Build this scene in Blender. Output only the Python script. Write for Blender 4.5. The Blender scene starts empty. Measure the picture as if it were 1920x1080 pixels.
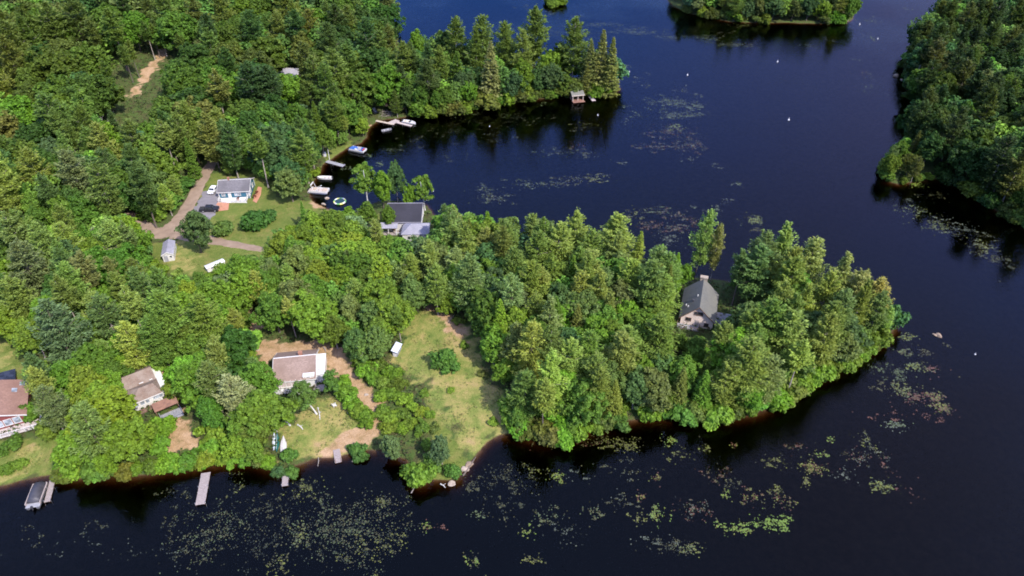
import bpy, math, random
import numpy as np
from mathutils import Vector, Matrix
RS = np.random.RandomState
rnd = random.Random(11)
scene = bpy.context.scene
col = scene.collection
# ------------------------------------------------------------------ camera
CAM_H, PITCH, FPX = 116.0, math.radians(38.0), 1350.0
SP, CP = math.sin(PITCH), math.cos(PITCH)
cam_d = bpy.data.cameras.new('camera'); cam = bpy.data.objects.new('camera', cam_d); col.objects.link(cam)
cam_d.sensor_width = 36.0; cam_d.lens = 36.0*FPX/1920.0; cam_d.clip_start = 1.0; cam_d.clip_end = 8000.0
cam.location = (0, 0, CAM_H); cam.rotation_euler = (math.pi/2-PITCH, 0, 0)
scene.camera = cam

def proj(x, y, z):
    """world -> photo pixel (1920x1080)"""
    d = CAM_H - z
    zc = d*SP + y*CP
    return 960 + FPX*x/zc, 540 + FPX*(d*CP - y*SP)/zc
def unproj(px, py, z=0.0):
    u, v = (px-960)/FPX, (py-540)/FPX
    k = (CAM_H - z)/(SP + v*CP)
    return k*u, k*(CP - v*SP)
# ------------------------------------------------------------------ shores (waterline points read off the photo)
MAIN = [(-150,940),(-60,926),(0,912),(50,902),(100,894),(150,897),(200,896),(260,892),(320,884),(380,875),(430,868),(480,868),
 (505,878),(530,886),(556,876),(575,868),(598,859),(625,857),(655,852),(690,845),(720,848),(745,855),(765,868),(768,885),
 (772,905),(790,910),(810,903),(830,903),(850,905),(862,895),(875,875),(890,856),(915,828),(940,815),(965,812),(985,822),
 (1010,828),(1060,826),(1100,812),(1150,795),(1200,786),(1250,783),(1300,783),(1345,786),(1400,780),(1440,768),(1480,742),
 (1515,718),(1560,697),(1600,676),(1640,654),(1662,640),(1678,622),(1682,608),(1670,596),(1640,588),(1590,574),(1540,562),
 (1480,549),(1420,540),(1380,532),(1340,522),(1300,519),(1250,514),(1180,508),(1100,500),(1020,488),(950,472),(900,452),
 (860,432),(830,417),(815,404),(806,390),(795,381),(760,376),(720,376),(690,382),(672,394),(655,402),(640,402),(625,397),
 (612,391),(602,384),(592,380),(583,372),(580,362),(583,350),(590,340),(597,330),(602,318),(607,308),(628,294),(645,284),
 (655,276),(678,268),(687,258),(690,248),(694,238),(702,231),(718,226),(745,222),(775,217),(800,218),(850,211),(900,202),
 (950,194),(1000,187),(1050,181),(1100,180),(1140,176),(1158,171),(1164,164),(1150,155),(1110,148),(1060,143),(1000,138),
 (940,136),(880,131),(830,127),(790,119),(768,112),(757,103),(748,90),(741,72),(735,45),(729,20),(722,0),(714,-40),(702,-120),(690,-200)]
MAINW = [(-2500, 40)] + [unproj(*p) for p in MAIN] + [(-120, 2500), (-2500, 2500)]
ISLW = [unproj(*p) for p in [(1266,14),(1290,24),(1320,33),(1370,41),(1420,43),(1480,43),(1540,45),(1580,45),(1600,37),(1602,20),(1590,0),(1560,-30),(1450,-52),(1300,-42),(1240,-10)]]
ISTW = [unproj(*p) for p in [(1024,6),(1040,12),(1058,7),(1064,-6),(1040,-16),(1020,-6)]]
RIGHTW = [unproj(*p) for p in [(1850,-60),(1765,20),(1730,70),(1712,105),(1697,138),(1700,170),(1715,200),(1735,232),(1722,247),(1695,268),
 (1668,295),(1654,318),(1656,337),(1682,346),(1720,342),(1745,334),(1768,340),(1805,358),(1852,386),(1902,415),(1960,452),(2080,520)]] + [(900, 150), (2500, 300), (2500, 2500), (700, 900)]
POLYS = [np.array(p) for p in (MAINW, ISLW, ISTW, RIGHTW)]

def sdf_poly(P, X, Y):
    n = len(P); best = np.full(X.shape, 1e18); inside = np.zeros(X.shape, bool)
    for i in range(n):
        ax, ay = P[i]; bx, by = P[(i+1) % n]
        ex, ey = bx-ax, by-ay
        L = ex*ex+ey*ey+1e-12
        t = np.clip(((X-ax)*ex+(Y-ay)*ey)/L, 0, 1)
        dx, dy = X-ax-t*ex, Y-ay-t*ey
        np.minimum(best, dx*dx+dy*dy, out=best)
        if ay != by:
            c = (ay > Y) != (by > Y)
            inside ^= c & (X < ex*(Y-ay)/(by-ay)+ax)
    d = np.sqrt(best)
    return np.where(inside, d, -d)
def wob(X, Y, s, seed=0.0):
    return (np.sin(X/s+1.3*seed+1.7*np.sin(Y/(s*1.7)+seed))*np.cos(Y/(s*.83)+seed*2.1+1.1*np.sin(X/(s*1.3))))
def shore(X, Y):
    X = np.asarray(X, float); Y = np.asarray(Y, float)
    d = sdf_poly(POLYS[0], X, Y)
    for P in POLYS[1:]:
        d = np.maximum(d, sdf_poly(P, X, Y))
    return d
def sst(a, b, x):
    t = np.clip((x-a)/(b-a), 0, 1); return t*t*(3-2*t)
def height_d(X, Y, d):
    d = d + .35*wob(X, Y, 2.1, 3.)
    land = .30*np.clip(d, 0, 1.2)/1.2 + .9*sst(1, 12, d) + 1.0*sst(10, 40, d)
    hill = 15*sst(0, 150, -(X+95)*.55 + (Y-190)*.62)*sst(10, 70, d)
    land = land + hill*(X < 50) + .18*wob(X, Y, 5.)*sst(2, 10, d)
    bed = -.62*np.clip(-d, 0, 3) - .5*np.clip(-d-3, 0, 10)
    return np.where(d >= 0, land, bed)
def axis_coords(a, b, step, lo, hi):
    c = list(np.arange(a, b+.01, step)); d = step
    while c[-1] < hi: d *= 1.35; c.append(c[-1]+d)
    d = step; pre = []; x = a
    while x > lo: d *= 1.35; x -= d; pre.append(x)
    return np.array(pre[::-1]+c)
GX = axis_coords(-230, 260, 1.3, -3000, 3000); GY = axis_coords(28, 470, 1.3, -600, 4000)
XX, YY = np.meshgrid(GX, GY); DD = shore(XX, YY); ZZ = height_d(XX, YY, DD)
import bisect
_gx, _gy = list(GX), list(GY)
def bil(A, x, y):
    i = min(max(bisect.bisect_right(_gx, x)-1, 0), len(_gx)-2); j = min(max(bisect.bisect_right(_gy, y)-1, 0), len(_gy)-2)
    fx = (x-_gx[i])/(_gx[i+1]-_gx[i]); fy = (y-_gy[j])/(_gy[j+1]-_gy[j])
    return float(A[j, i]*(1-fx)*(1-fy)+A[j, i+1]*fx*(1-fy)+A[j+1, i]*(1-fx)*fy+A[j+1, i+1]*fx*fy)
def H(x, y): return bil(ZZ, x, y)      # height of the ground mesh itself
def ground(px, py, dz=0.0):
    """the ground point (raised by dz) that the photo shows at this pixel"""
    z = 0.5 + dz
    for _ in range(9):
        x, y = unproj(px, py, z)
        z = .5*z + .5*(max(H(x, y), 0.0) + dz)
    x, y = unproj(px, py, z)
    return Vector((x, y, z))
# ------------------------------------------------------------------ object helpers
def link(o, parent=None):
    col.objects.link(o)
    if parent is not None: o.parent = parent
    return o
def tag(o, label=None, cat=None, group=None, kind=None):
    if label: o['label'] = label
    if cat: o['category'] = cat
    if group: o['group'] = group
    if kind: o['kind'] = kind
    return o
def empty(name, loc, rz, label, cat, group=None):
    o = bpy.data.objects.new(name, None); o.empty_display_size = .3
    o.location = loc; o.rotation_euler = (0, 0, rz); link(o)
    return tag(o, label, cat, group)
def np_mesh(name, V, F, mat=None, smooth=False, cols=None):
    """mesh from an (n,3) array and an (m,k) array of faces"""
    V = np.ascontiguousarray(V, np.float32); F = np.ascontiguousarray(F, np.int32)
    me = bpy.data.meshes.new(name); m, k = F.shape
    me.vertices.add(len(V)); me.vertices.foreach_set('co', V.ravel())
    me.loops.add(m*k); me.loops.foreach_set('vertex_index', F.ravel())
    me.polygons.add(m); me.polygons.foreach_set('loop_start', np.arange(0, m*k, k, dtype=np.int32))
    if smooth: me.polygons.foreach_set('use_smooth', np.ones(m, bool))
    me.update(calc_edges=True)
    if cols is not None:
        a = me.attributes.new('tint', 'FLOAT_COLOR', 'POINT')
        c = np.ones((len(V), 4), np.float32); c[:, :3] = cols; a.data.foreach_set('color', c.ravel())
    if mat: me.materials.append(mat)
    return me
class MB:
    """collects boxes, tubes and prisms, then links them as ONE mesh object"""
    def __init__(s): s.v = []; s.f = []
    def add(s, vs, fs, M=None):
        o = len(s.v)
        s.v += [tuple(M @ Vector(v)) if M is not None else tuple(v) for v in vs]
        s.f += [tuple(i+o for i in f) for f in fs]; return s
    def box(s, c, d, rz=0.0, M=None, top=1.0):
        x, y, z = d[0]/2, d[1]/2, d[2]/2
        R = Matrix.Translation(c) @ Matrix.Rotation(rz, 4, 'Z')
        if M is not None: R = M @ R
        t = top
        return s.add([(-x,-y,-z),(x,-y,-z),(x,y,-z),(-x,y,-z),(-x*t,-y*t,z),(x*t,-y*t,z),(x*t,y*t,z),(-x*t,y*t,z)],
            [(0,3,2,1),(4,5,6,7),(0,1,5,4),(1,2,6,5),(2,3,7,6),(3,0,4,7)], R)
    def prism(s, poly, a, b, axis='z'):
        n = len(poly)
        f = {'z': lambda p, h: (p[0], p[1], h), 'y': lambda p, h: (p[0], h, p[1]), 'x': lambda p, h: (h, p[0], p[1])}[axis]
        return s.add([f(p, a) for p in poly]+[f(p, b) for p in poly],
            [tuple(range(n-1, -1, -1)), tuple(range(n, 2*n))]+[(i, (i+1) % n, n+(i+1) % n, n+i) for i in range(n)])
    def slab(s, q, th):
        """quad/tri q (upper face) thickened downward along its normal"""
        q = [Vector(p) for p in q]; nrm = (q[1]-q[0]).cross(q[2]-q[0]).normalized()
        if nrm.z < 0: q.reverse(); nrm = -nrm
        n = len(q)
        return s.add(q+[p-nrm*th for p in q], [tuple(range(n)), tuple(range(2*n-1, n-1, -1))]+[((i+1) % n, i, n+i, n+(i+1) % n) for i in range(n)])
    def tube(s, pts, rad, n=6):
        pts = [Vector(p) for p in pts]; base = len(s.v)
        if not hasattr(rad, '__len__'): rad = [rad]*len(pts)
        for i, p in enumerate(pts):
            t = (pts[min(i+1, len(pts)-1)]-pts[max(i-1, 0)]).normalized()
            a = t.orthogonal().normalized() if i == 0 else (a - t*a.dot(t)).normalized()
            b = t.cross(a)
            for k in range(n):
                w = 2*math.pi*k/n; s.v.append(tuple(p+(a*math.cos(w)+b*math.sin(w))*rad[i]))
        for i in range(len(pts)-1):
            for k in range(n):
                s.f.append((base+i*n+k, base+i*n+(k+1) % n, base+(i+1)*n+(k+1) % n, base+(i+1)*n+k))
        s.f.append(tuple(base+k for k in range(n-1, -1, -1))); s.f.append(tuple(base+(len(pts)-1)*n+k for k in range(n)))
        return s
    def torus(s, c, R, r, n=32, m=8, a0=0.0, a1=2*math.pi):
        full = abs(a1-a0-2*math.pi) < 1e-6; base = len(s.v); N = n if full else n+1
        for i in range(N):
            w = a0+(a1-a0)*i/n
            for k in range(m):
                q = 2*math.pi*k/m
                s.v.append((c[0]+(R+r*math.cos(q))*math.cos(w), c[1]+(R+r*math.cos(q))*math.sin(w), c[2]+r*math.sin(q)))
        for i in range(n):
            j = (i+1) % N
            for k in range(m): s.f.append((base+i*m+k, base+j*m+k, base+j*m+(k+1) % m, base+i*m+(k+1) % m))
        return s
    def loft(s, secs, cap=True):
        base = len(s.v); n = len(secs[0])
        for q in secs: s.v += [tuple(p) for p in q]
        for i in range(len(secs)-1):
            for k in range(n): s.f.append((base+i*n+k, base+i*n+(k+1) % n, base+(i+1)*n+(k+1) % n, base+(i+1)*n+k))
        if cap:
            s.f.append(tuple(base+k for k in range(n-1, -1, -1))); s.f.append(tuple(base+(len(secs)-1)*n+k for k in range(n)))
        return s
    def mesh(s, name, mat):
        me = bpy.data.meshes.new(name); me.from_pydata(s.v, [], s.f)
        import bmesh
        bm = bmesh.new(); bm.from_mesh(me); bmesh.ops.recalc_face_normals(bm, faces=bm.faces[:]); bm.to_mesh(me); bm.free()
        me.materials.append(mat); me.update(); return me
    def build(s, name, mat, parent=None, loc=None, rz=0.0, smooth=False):
        me = s.mesh(name, mat)
        if smooth: me.polygons.foreach_set('use_smooth', [True]*len(me.polygons))
        o = bpy.data.objects.new(name, me); link(o, parent)
        if loc is not None: o.location = loc; o.rotation_euler = (0, 0, rz)
        return o
# ------------------------------------------------------------------ materials
def new_mat(name):
    m = bpy.data.materials.new(name); m.use_nodes = True; nt = m.node_tree
    for n in list(nt.nodes): nt.nodes.remove(n)
    out = nt.nodes.new('ShaderNodeOutputMaterial'); return m, nt, out
def N(nt, t, ins=None, **kw):
    n = nt.nodes.new('ShaderNode'+t)
    for k, v in kw.items(): setattr(n, k, v)
    for k, v in (ins or {}).items():
        if isinstance(v, bpy.types.NodeSocket): nt.links.new(v, n.inputs[k])
        else: n.inputs[k].default_value = v
    return n
def rgba(c): return (c[0], c[1], c[2], 1.0)
def mixc(nt, f, a, b, mode='MIX'):
    n = nt.nodes.new('ShaderNodeMix'); n.data_type = 'RGBA'; n.blend_type = mode
    for s, v in ((0, f), (6, a), (7, b)):
        if isinstance(v, bpy.types.NodeSocket): nt.links.new(v, n.inputs[s])
        else: n.inputs[s].default_value = v if s == 0 else rgba(v)
    return n.outputs[2]
def ramp(nt, fac, stops):
    r = N(nt, 'ValToRGB', {'Fac': fac}); e = r.color_ramp.elements
    while len(e) < len(stops): e.new(.5)
    for i, (p, c) in enumerate(stops): e[i].position = p; e[i].color = rgba(c) if hasattr(c, '__len__') else (c, c, c, 1)
    return r.outputs[0]
def noise(nt, scale, detail=4, coord=None, rough=.55):
    if coord is None: coord = N(nt, 'TexCoord').outputs['Object']
    return N(nt, 'TexNoise', {'Vector': coord, 'Scale': scale, 'Detail': detail, 'Roughness': rough}).outputs[0]
def surf(name, c, c2=None, scale=1.5, rough=.7, metal=0.0, bump=0.0, bscale=None, streak=None):
    """worn procedural surface: base colour broken up by two octaves of noise"""
    m, nt, out = new_mat(name)
    c2 = c2 or tuple(v*.72 for v in c)
    co = N(nt, 'TexCoord').outputs['Object']
    if streak: co = N(nt, 'Mapping', {'Vector': co, 'Scale': streak}).outputs[0]
    n1 = noise(nt, scale, 6, co); f = ramp(nt, n1, [(.35, 0.0), (.68, 1.0)])
    b = N(nt, 'BsdfPrincipled', {'Base Color': mixc(nt, f, c, c2), 'Roughness': rough, 'Metallic': metal})
    if bump:
        bn = N(nt, 'Bump', {'Height': noise(nt, bscale or scale*6, 3, co), 'Strength': bump, 'Distance': .05}); nt.links.new(bn.outputs[0], b.inputs['Normal'])
    nt.links.new(b.outputs[0], out.inputs[0]); return m
def siding(name, c, pitch=.16, rough=.6, axis='Z'):
    m, nt, out = new_mat(name); tc = N(nt, 'TexCoord').outputs['Object']
    w = N(nt, 'TexWave', {'Vector': tc, 'Scale': 1.0/pitch/6.283*3.14, 'Distortion': 0.0}, bands_direction=axis, wave_profile='SAW')
    f = ramp(nt, noise(nt, 1.2, 5, tc), [(.3, 0.0), (.75, 1.0)])
    base = mixc(nt, f, c, tuple(v*.80 for v in c))
    b = N(nt, 'BsdfPrincipled', {'Base Color': base, 'Roughness': rough})
    bn = N(nt, 'Bump', {'Height': w.outputs[0], 'Strength': .5, 'Distance': .03}); nt.links.new(bn.outputs[0], b.inputs['Normal'])
    nt.links.new(b.outputs[0], out.inputs[0]); return m
def shingle(name, c, moss=None, patch=.22):
    m, nt, out = new_mat(name); tc = N(nt, 'TexCoord').outputs['Object']
    v = N(nt, 'TexVoronoi', {'Vector': N(nt, 'Mapping', {'Vector': tc, 'Scale': (3.2, 6., 6.)}).outputs[0], 'Scale': 1.0}, feature='F1')
    sp = ramp(nt, v.outputs['Color'], [(0, tuple(k*.74 for k in c)), (1, tuple(k*1.22 for k in c))])
    f = ramp(nt, noise(nt, patch, 6, tc, .65), [(.38, 0.0), (.66, 1.0)])
    base = mixc(nt, f, sp, moss or tuple(k*.7 for k in c))
    b = N(nt, 'BsdfPrincipled', {'Base Color': base, 'Roughness': .9})
    bn = N(nt, 'Bump', {'Height': v.outputs['Distance'], 'Strength': .4, 'Distance': .03}); nt.links.new(bn.outputs[0], b.inputs['Normal'])
    nt.links.new(b.outputs[0], out.inputs[0]); return m
def glassy(name, c=(.02, .025, .03), rough=.08):
    m, nt, out = new_mat(name)
    f = ramp(nt, noise(nt, .9, 2), [(.4, 0.0), (.6, 1.0)])
    b = N(nt, 'BsdfPrincipled', {'Base Color': mixc(nt, f, c, tuple(k*2.4 for k in c)), 'Roughness': rough, 'IOR': 1.5})
    nt.links.new(b.outputs[0], out.inputs[0]); return m
def leafmat(name, trans=.32, var=.45, warm=(1.14, 1.04, .70)):
    """foliage: the tree's own tint (object colour), varied leaf by leaf and clump by clump"""
    m, nt, out = new_mat(name)
    oi = N(nt, 'ObjectInfo'); geo = N(nt, 'NewGeometry'); tc = N(nt, 'TexCoord').outputs['Object']
    mul = N(nt, 'MapRange', {0: geo.outputs['Random Per Island'], 3: 1-var, 4: 1+var}).outputs[0]
    base = mixc(nt, 1.0, oi.outputs['Color'], N(nt, 'CombineColor', {0: mul, 1: mul, 2: mul}).outputs[0], 'MULTIPLY')
    off = N(nt, 'VectorMath', {0: tc, 1: N(nt, 'CombineXYZ', {0: N(nt, 'Math', {0: oi.outputs['Random'], 1: 37.0}, operation='MULTIPLY').outputs[0]}).outputs[0]}, operation='ADD').outputs[0]
    f = ramp(nt, noise(nt, .42, 3, off), [(.42, 0.0), (.72, .75)])
    base = mixc(nt, f, base, mixc(nt, 1.0, base, warm, 'MULTIPLY'))
    d = N(nt, 'BsdfPrincipled', {'Base Color': base, 'Roughness': .65, 'Specular IOR Level': .25})
    t = N(nt, 'BsdfTranslucent', {'Color': mixc(nt, 1.0, base, (1.25, 1.25, .5), 'MULTIPLY')})
    mx = N(nt, 'MixShader', {0: trans, 1: d.outputs[0], 2: t.outputs[0]})
    nt.links.new(mx.outputs[0], out.inputs[0]); return m
def tintmat(name, trans=.25, rough=.7, nz=3.0, spec=.3):
    """colour comes from the mesh's own per-leaf tint"""
    m, nt, out = new_mat(name)
    a = N(nt, 'Attribute', attribute_name='tint')
    f = ramp(nt, noise(nt, nz, 3), [(.35, .8), (.65, 1.15)])
    base = mixc(nt, 1.0, a.outputs['Color'], f, 'MULTIPLY')
    d = N(nt, 'BsdfPrincipled', {'Base Color': base, 'Roughness': rough, 'Specular IOR Level': spec})
    if trans:
        t = N(nt, 'BsdfTranslucent', {'Color': base})
        sh = N(nt, 'MixShader', {0: trans, 1: d.outputs[0], 2: t.outputs[0]})
    else: sh = d
    nt.links.new(sh.outputs[0], out.inputs[0]); return m
M = {}
M['leaf'] = leafmat('leaf', .42)
M['needle'] = leafmat('needle', .34, .35, (1.12, 1.02, .80))
M['bark'] = surf('bark', (.16, .125, .10), (.075, .058, .046), 3, .9, bump=.5)
M['palebark'] = surf('palebark', (.36, .31, .26), (.20, .165, .135), 2.5, .85, bump=.4)
M['birchbark'] = surf('birchbark', (.74, .72, .67), (.30, .28, .25), 3.5, .7)
M['deadwood'] = surf('deadwood', (.34, .30, .27), (.2, .17, .15), 3, .85)
M['ground_cover'] = tintmat('ground_cover')
M['pad'] = tintmat('pad', 0.0, .38, 6, .5)
M['white'] = surf('white_paint', (.68, .665, .635), (.55, .53, .49), 2.2, .5)
M['cream'] = siding('cream_siding', (.90, .73, .63), .3)
M['whitesiding'] = siding('white_siding', (.66, .64, .60))
M['bluesiding'] = siding('blue_siding', (.035, .135, .20))
M['redsiding'] = siding('red_siding', (.22, .055, .05))
M['pink'] = surf('pale_deck', (.52, .44, .40), (.36, .30, .275), 2, .8, streak=(1, 6, 1))
M['greyroof'] = shingle('grey_shingle', (.145, .135, .14))
M['darkroof'] = shingle('dark_shingle', (.030, .028, .036))
M['palegreyroof'] = shingle('pale_grey_shingle', (.30, .29, .33))
M['brownroof'] = shingle('brown_shingle', (.25, .178, .142), (.19, .13, .10))
M['wornroof'] = shingle('worn_brown_shingle', (.18, .125, .095), (.25, .20, .165), .45)
M['redroof'] = shingle('rust_shingle', (.26, .15, .11), (.20, .11, .08), .4)
M['cottageroof'] = shingle('green_grey_shingle', (.115, .115, .105), (.145, .14, .12), .3)
M['woodroof'] = shingle('mossy_shingle', (.16, .15, .13), (.12, .13, .08), .6)
M['rust'] = surf('rusty_sheet', (.29, .15, .10), (.17, .09, .065), 1.2, .8)
M['deck'] = surf('weathered_boards', (.36, .305, .28), (.19, .155, .14), 2.0, .85, streak=(7, 1, 1))
M['greydeck'] = surf('grey_boards', (.33, .33, .35), (.2, .2, .21), 1.4, .8, streak=(6, 1, 1))
M['wood'] = surf('brown_wood', (.20, .12, .08), (.12, .07, .05), 2, .8)
M['glass'] = glassy('window_glass')
M['lightglass'] = glassy('bright_window_glass', (.16, .18, .20), .12)
M['stone'] = surf('pale_stone', (.40, .33, .26), (.24, .19, .15), 2.5, .9, bump=.6, bscale=3)
M['rock'] = surf('lake_rock', (.30, .22, .15), (.16, .115, .08), 1.6, .9, bump=.8, bscale=3)
M['brick'] = surf('brick', (.34, .16, .10), (.24, .11, .07), 4, .9)
M['solar'] = glassy('solar_panel', (.012, .014, .022), .15)
M['blackpaint'] = surf('black_paint', (.014, .014, .017), (.02, .02, .024), 1, .22)
M['whitecar'] = surf('white_car_paint', (.8, .8, .8), (.72, .72, .72), 1, .22)
M['rubber'] = surf('rubber', (.025, .025, .025), None, 4, .8)
M['metal'] = surf('aluminium', (.6, .6, .61), (.48, .48, .5), 3, .35, .85)
M['gel'] = surf('white_gelcoat', (.70, .69, .67), (.58, .57, .55), 1.5, .3)
M['tarp'] = surf('black_tarp', (.035, .034, .040), (.055, .052, .06), 1.2, .55, bump=.4)
M['bluefab'] = surf('blue_canvas', (.03, .10, .36), (.05, .14, .40), 1.5, .6)
M['greenhull'] = surf('green_hull', (.012, .13, .11), (.015, .10, .085), 1.5, .35)
M['greyhull'] = surf('pale_grey_hull', (.58, .55, .53), (.47, .44, .42), 1.5, .45)
M['bluewhite'] = surf('pale_blue_hull', (.60, .66, .74), (.5, .55, .63), 1.5, .4)
M['yellow'] = surf('yellow_vinyl', (.72, .70, .18), (.6, .6, .16), 2, .4)
M['greenvinyl'] = surf('green_vinyl', (.14, .36, .12), (.1, .28, .1), 2, .4)
M['mesh'] = surf('dark_mesh', (.012, .05, .06), (.012, .035, .045), 3, .6)
M['seat'] = surf('tan_seat', (.55, .47, .38), (.42, .35, .28), 3, .6)
M['redpaint'] = surf('red_paint', (.50, .05, .04), None, 3, .4)
M['terracotta'] = surf('terracotta', (.46, .22, .13), (.38, .17, .10), 3, .8)
M['concrete'] = surf('shaded_concrete', (.24, .24, .25), (.17, .17, .18), 1.2, .85)  # darkened: the patio's shade is put into this colour
# ------------------------------------------------------------------ ground, water, road
PX = 960 + FPX*XX/np.maximum((CAM_H-ZZ)*SP+YY*CP, 1e-3); PY = 540 + FPX*((CAM_H-ZZ)*CP-YY*SP)/np.maximum((CAM_H-ZZ)*SP+YY*CP, 1e-3)
def zone(poly_px, soft=1.5, dz=0.0):
    P = np.array([tuple(ground(*p))[:2] for p in poly_px])
    return sst(-soft, soft, sdf_poly(P, XX, YY) + soft*.9*wob(XX, YY, 1.9, 2.) + soft*.6*wob(XX, YY, .8, 5.))
LAWN = [[(395,325),(470,318),(505,335),(520,370),(590,375),(605,395),(560,420),(520,470),(495,480),(420,500),(380,520),(320,515),(290,495),(275,455),(330,455),(360,400)],
        [(600,318),(612,280),(660,262),(660,285)],
        [(0,625),(45,640),(55,690),(45,740),(-60,740),(-60,620)],
        [(0,830),(60,815),(110,830),(100,892),(0,912),(-100,925),(-100,830)],
        [(700,400),(720,395),(735,430),(690,440)],
        [(800,735),(880,870),(860,905),(790,908),(770,880),(800,850)]]
DRY = [[(795,578),(850,595),(895,650),(945,755),(945,815),(890,860),(840,800),(800,720),(740,690),(745,640)],
       [(575,755),(640,750),(690,790),(728,800),(690,848),(590,866),(545,850),(530,800)],
       [(0,625),(20,640),(25,690),(-60,700),(-60,625)],
       [(0,850),(60,840),(80,890),(0,905)],
       [(330,455),(375,480),(350,515),(320,490)]]
DIRT = [[(470,568),(486,570),(486,640),(560,645),(600,640),(650,660),(660,700),(720,745),(735,800),(690,800),(660,770),(620,720),(610,668),(505,670),(506,720),(478,690),(460,640)],
        [(235,715),(240,685),(265,672),(300,676),(312,690),(300,735),(230,730)],
        [(312,770),(345,762),(352,795),(388,828),(372,848),(310,858),(300,800)],
        [(300,92),(316,100),(288,134),(266,164),(252,182),(243,176),(265,136)],
        [(800,570),(850,590),(880,640),(860,640),(820,600)],
        [(583,372),(600,378),(612,390),(590,390),(580,378)],[(690,236),(712,226),(722,232),(700,245)],
        [(590,855),(690,845),(730,800),(690,795),(640,820)]]
dirt = np.clip(sum(zone(p, 1.6) for p in DIRT), 0, 1); lawn = np.clip(sum(zone(p, 1.5) for p in LAWN), 0, 1); dry = np.clip(sum(zone(p, 2.2) for p in DRY), 0, 1)
n = len(GX); m = len(GY)
idx = np.arange(n*m).reshape(m, n)
F = np.stack([idx[:-1, :-1], idx[:-1, 1:], idx[1:, 1:], idx[1:, :-1]], -1).reshape(-1, 4)
gm, nt, out = new_mat('ground_soil')
a = N(nt, 'Attribute', attribute_name='tint'); sep = N(nt, 'SeparateColor', {0: a.outputs['Color']})
tc = N(nt, 'TexCoord').outputs['Object']
def rag(s, sc):    # ragged edge: weight pushed by noise
    k = N(nt, 'Math', {0: s, 1: N(nt, 'Math', {0: noise(nt, sc, 5, tc, .7), 1: -.5}, operation='ADD').outputs[0]}, operation='ADD').outputs[0]
    return ramp(nt, k, [(.35, 0.0), (.65, 1.0)])
floor_c = ramp(nt, noise(nt, .5, 6, tc, .7), [(.3, (.04, .035, .018)), (.45, (.07, .075, .025)), (.6, (.06, .10, .022)), (.75, (.10, .12, .03))])
lawn_c = ramp(nt, noise(nt, .35, 7, tc, .7), [(.3, (.085, .125, .022)), (.5, (.125, .155, .032)), (.7, (.20, .18, .055))])
dry_c = ramp(nt, noise(nt, .22, 8, tc, .72), [(.30, (.085, .135, .025)), (.44, (.165, .19, .045)), (.56, (.27, .235, .075)), (.70, (.34, .235, .115))])
dirt_c = ramp(nt, noise(nt, .4, 8, tc, .7), [(.28, (.15, .14, .05)), (.42, (.31, .20, .10)), (.6, (.42, .28, .165)), (.78, (.29, .175, .10))])
c = mixc(nt, rag(sep.outputs[1], .9), floor_c, lawn_c); c = mixc(nt, rag(sep.outputs[0], .6), c, dry_c); c = mixc(nt, rag(sep.outputs[2], .8), c, dirt_c)
z = N(nt, 'SeparateXYZ', {0: N(nt, 'NewGeometry').outputs['Position']}).outputs[2]
bed = ramp(nt, noise(nt, .8, 5, tc), [(.3, (.05, .03, .016)), (.7, (.105, .06, .03))])
c = mixc(nt, N(nt, 'MapRange', {0: z, 1: .12, 2: -.02, 3: 0.0, 4: 1.0}).outputs[0], c, bed)
fine = ramp(nt, noise(nt, 5.0, 5, tc, .75), [(.3, .62), (.7, 1.3)])
c = mixc(nt, 1.0, c, fine, 'MULTIPLY')
b = N(nt, 'BsdfPrincipled', {'Base Color': c, 'Roughness': .95, 'Specular IOR Level': .15})
bn = N(nt, 'Bump', {'Height': noise(nt, 2.5, 6, tc, .7), 'Strength': .8, 'Distance': .25}); nt.links.new(bn.outputs[0], b.inputs['Normal'])
nt.links.new(b.outputs[0], out.inputs[0])
me = np_mesh('ground', np.stack([XX, YY, ZZ], -1).reshape(-1, 3), F, gm, True, np.stack([dry, lawn, dirt], -1).reshape(-1, 3))
g = link(bpy.data.objects.new('ground', me)); tag(g, kind='structure')

# water: clear brown lake water, a real volume over the lake bed
wm, nt, out = new_mat('lake_water')
tc = N(nt, 'TexCoord').outputs['Object']
w1 = noise(nt, 1.1, 4, N(nt, 'Mapping', {'Vector': tc, 'Scale': (.55, 1.6, 1), 'Rotation': (0, 0, .35)}).outputs[0], .6)
calm = ramp(nt, noise(nt, .022, 4, tc), [(.36, .15), (.66, 1.0)])
bmp = N(nt, 'Bump', {'Height': w1, 'Strength': N(nt, 'Math', {0: calm, 1: .6}, operation='MULTIPLY').outputs[0], 'Distance': .12})
fr = N(nt, 'Fresnel', {'IOR': 1.27, 'Normal': bmp.outputs[0]})
gl = N(nt, 'BsdfGlossy', {'Color': (.92, .95, 1, 1), 'Roughness': .03, 'Normal': bmp.outputs[0]})
tr = N(nt, 'BsdfTransparent', {'Color': (.92, .9, .88, 1)})
mx = N(nt, 'MixShader', {0: fr.outputs[0], 1: tr.outputs[0], 2: gl.outputs[0]})
nt.links.new(mx.outputs[0], out.inputs[0])
va = N(nt, 'VolumeAbsorption', {'Color': (.48, .33, .12, 1), 'Density': 2.6}); nt.links.new(va.outputs[0], out.inputs['Volume'])
o = MB().box((0, 1400, -5), (5600, 4000, 10)).build('lake_water', wm); tag(o, kind='structure')

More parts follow.
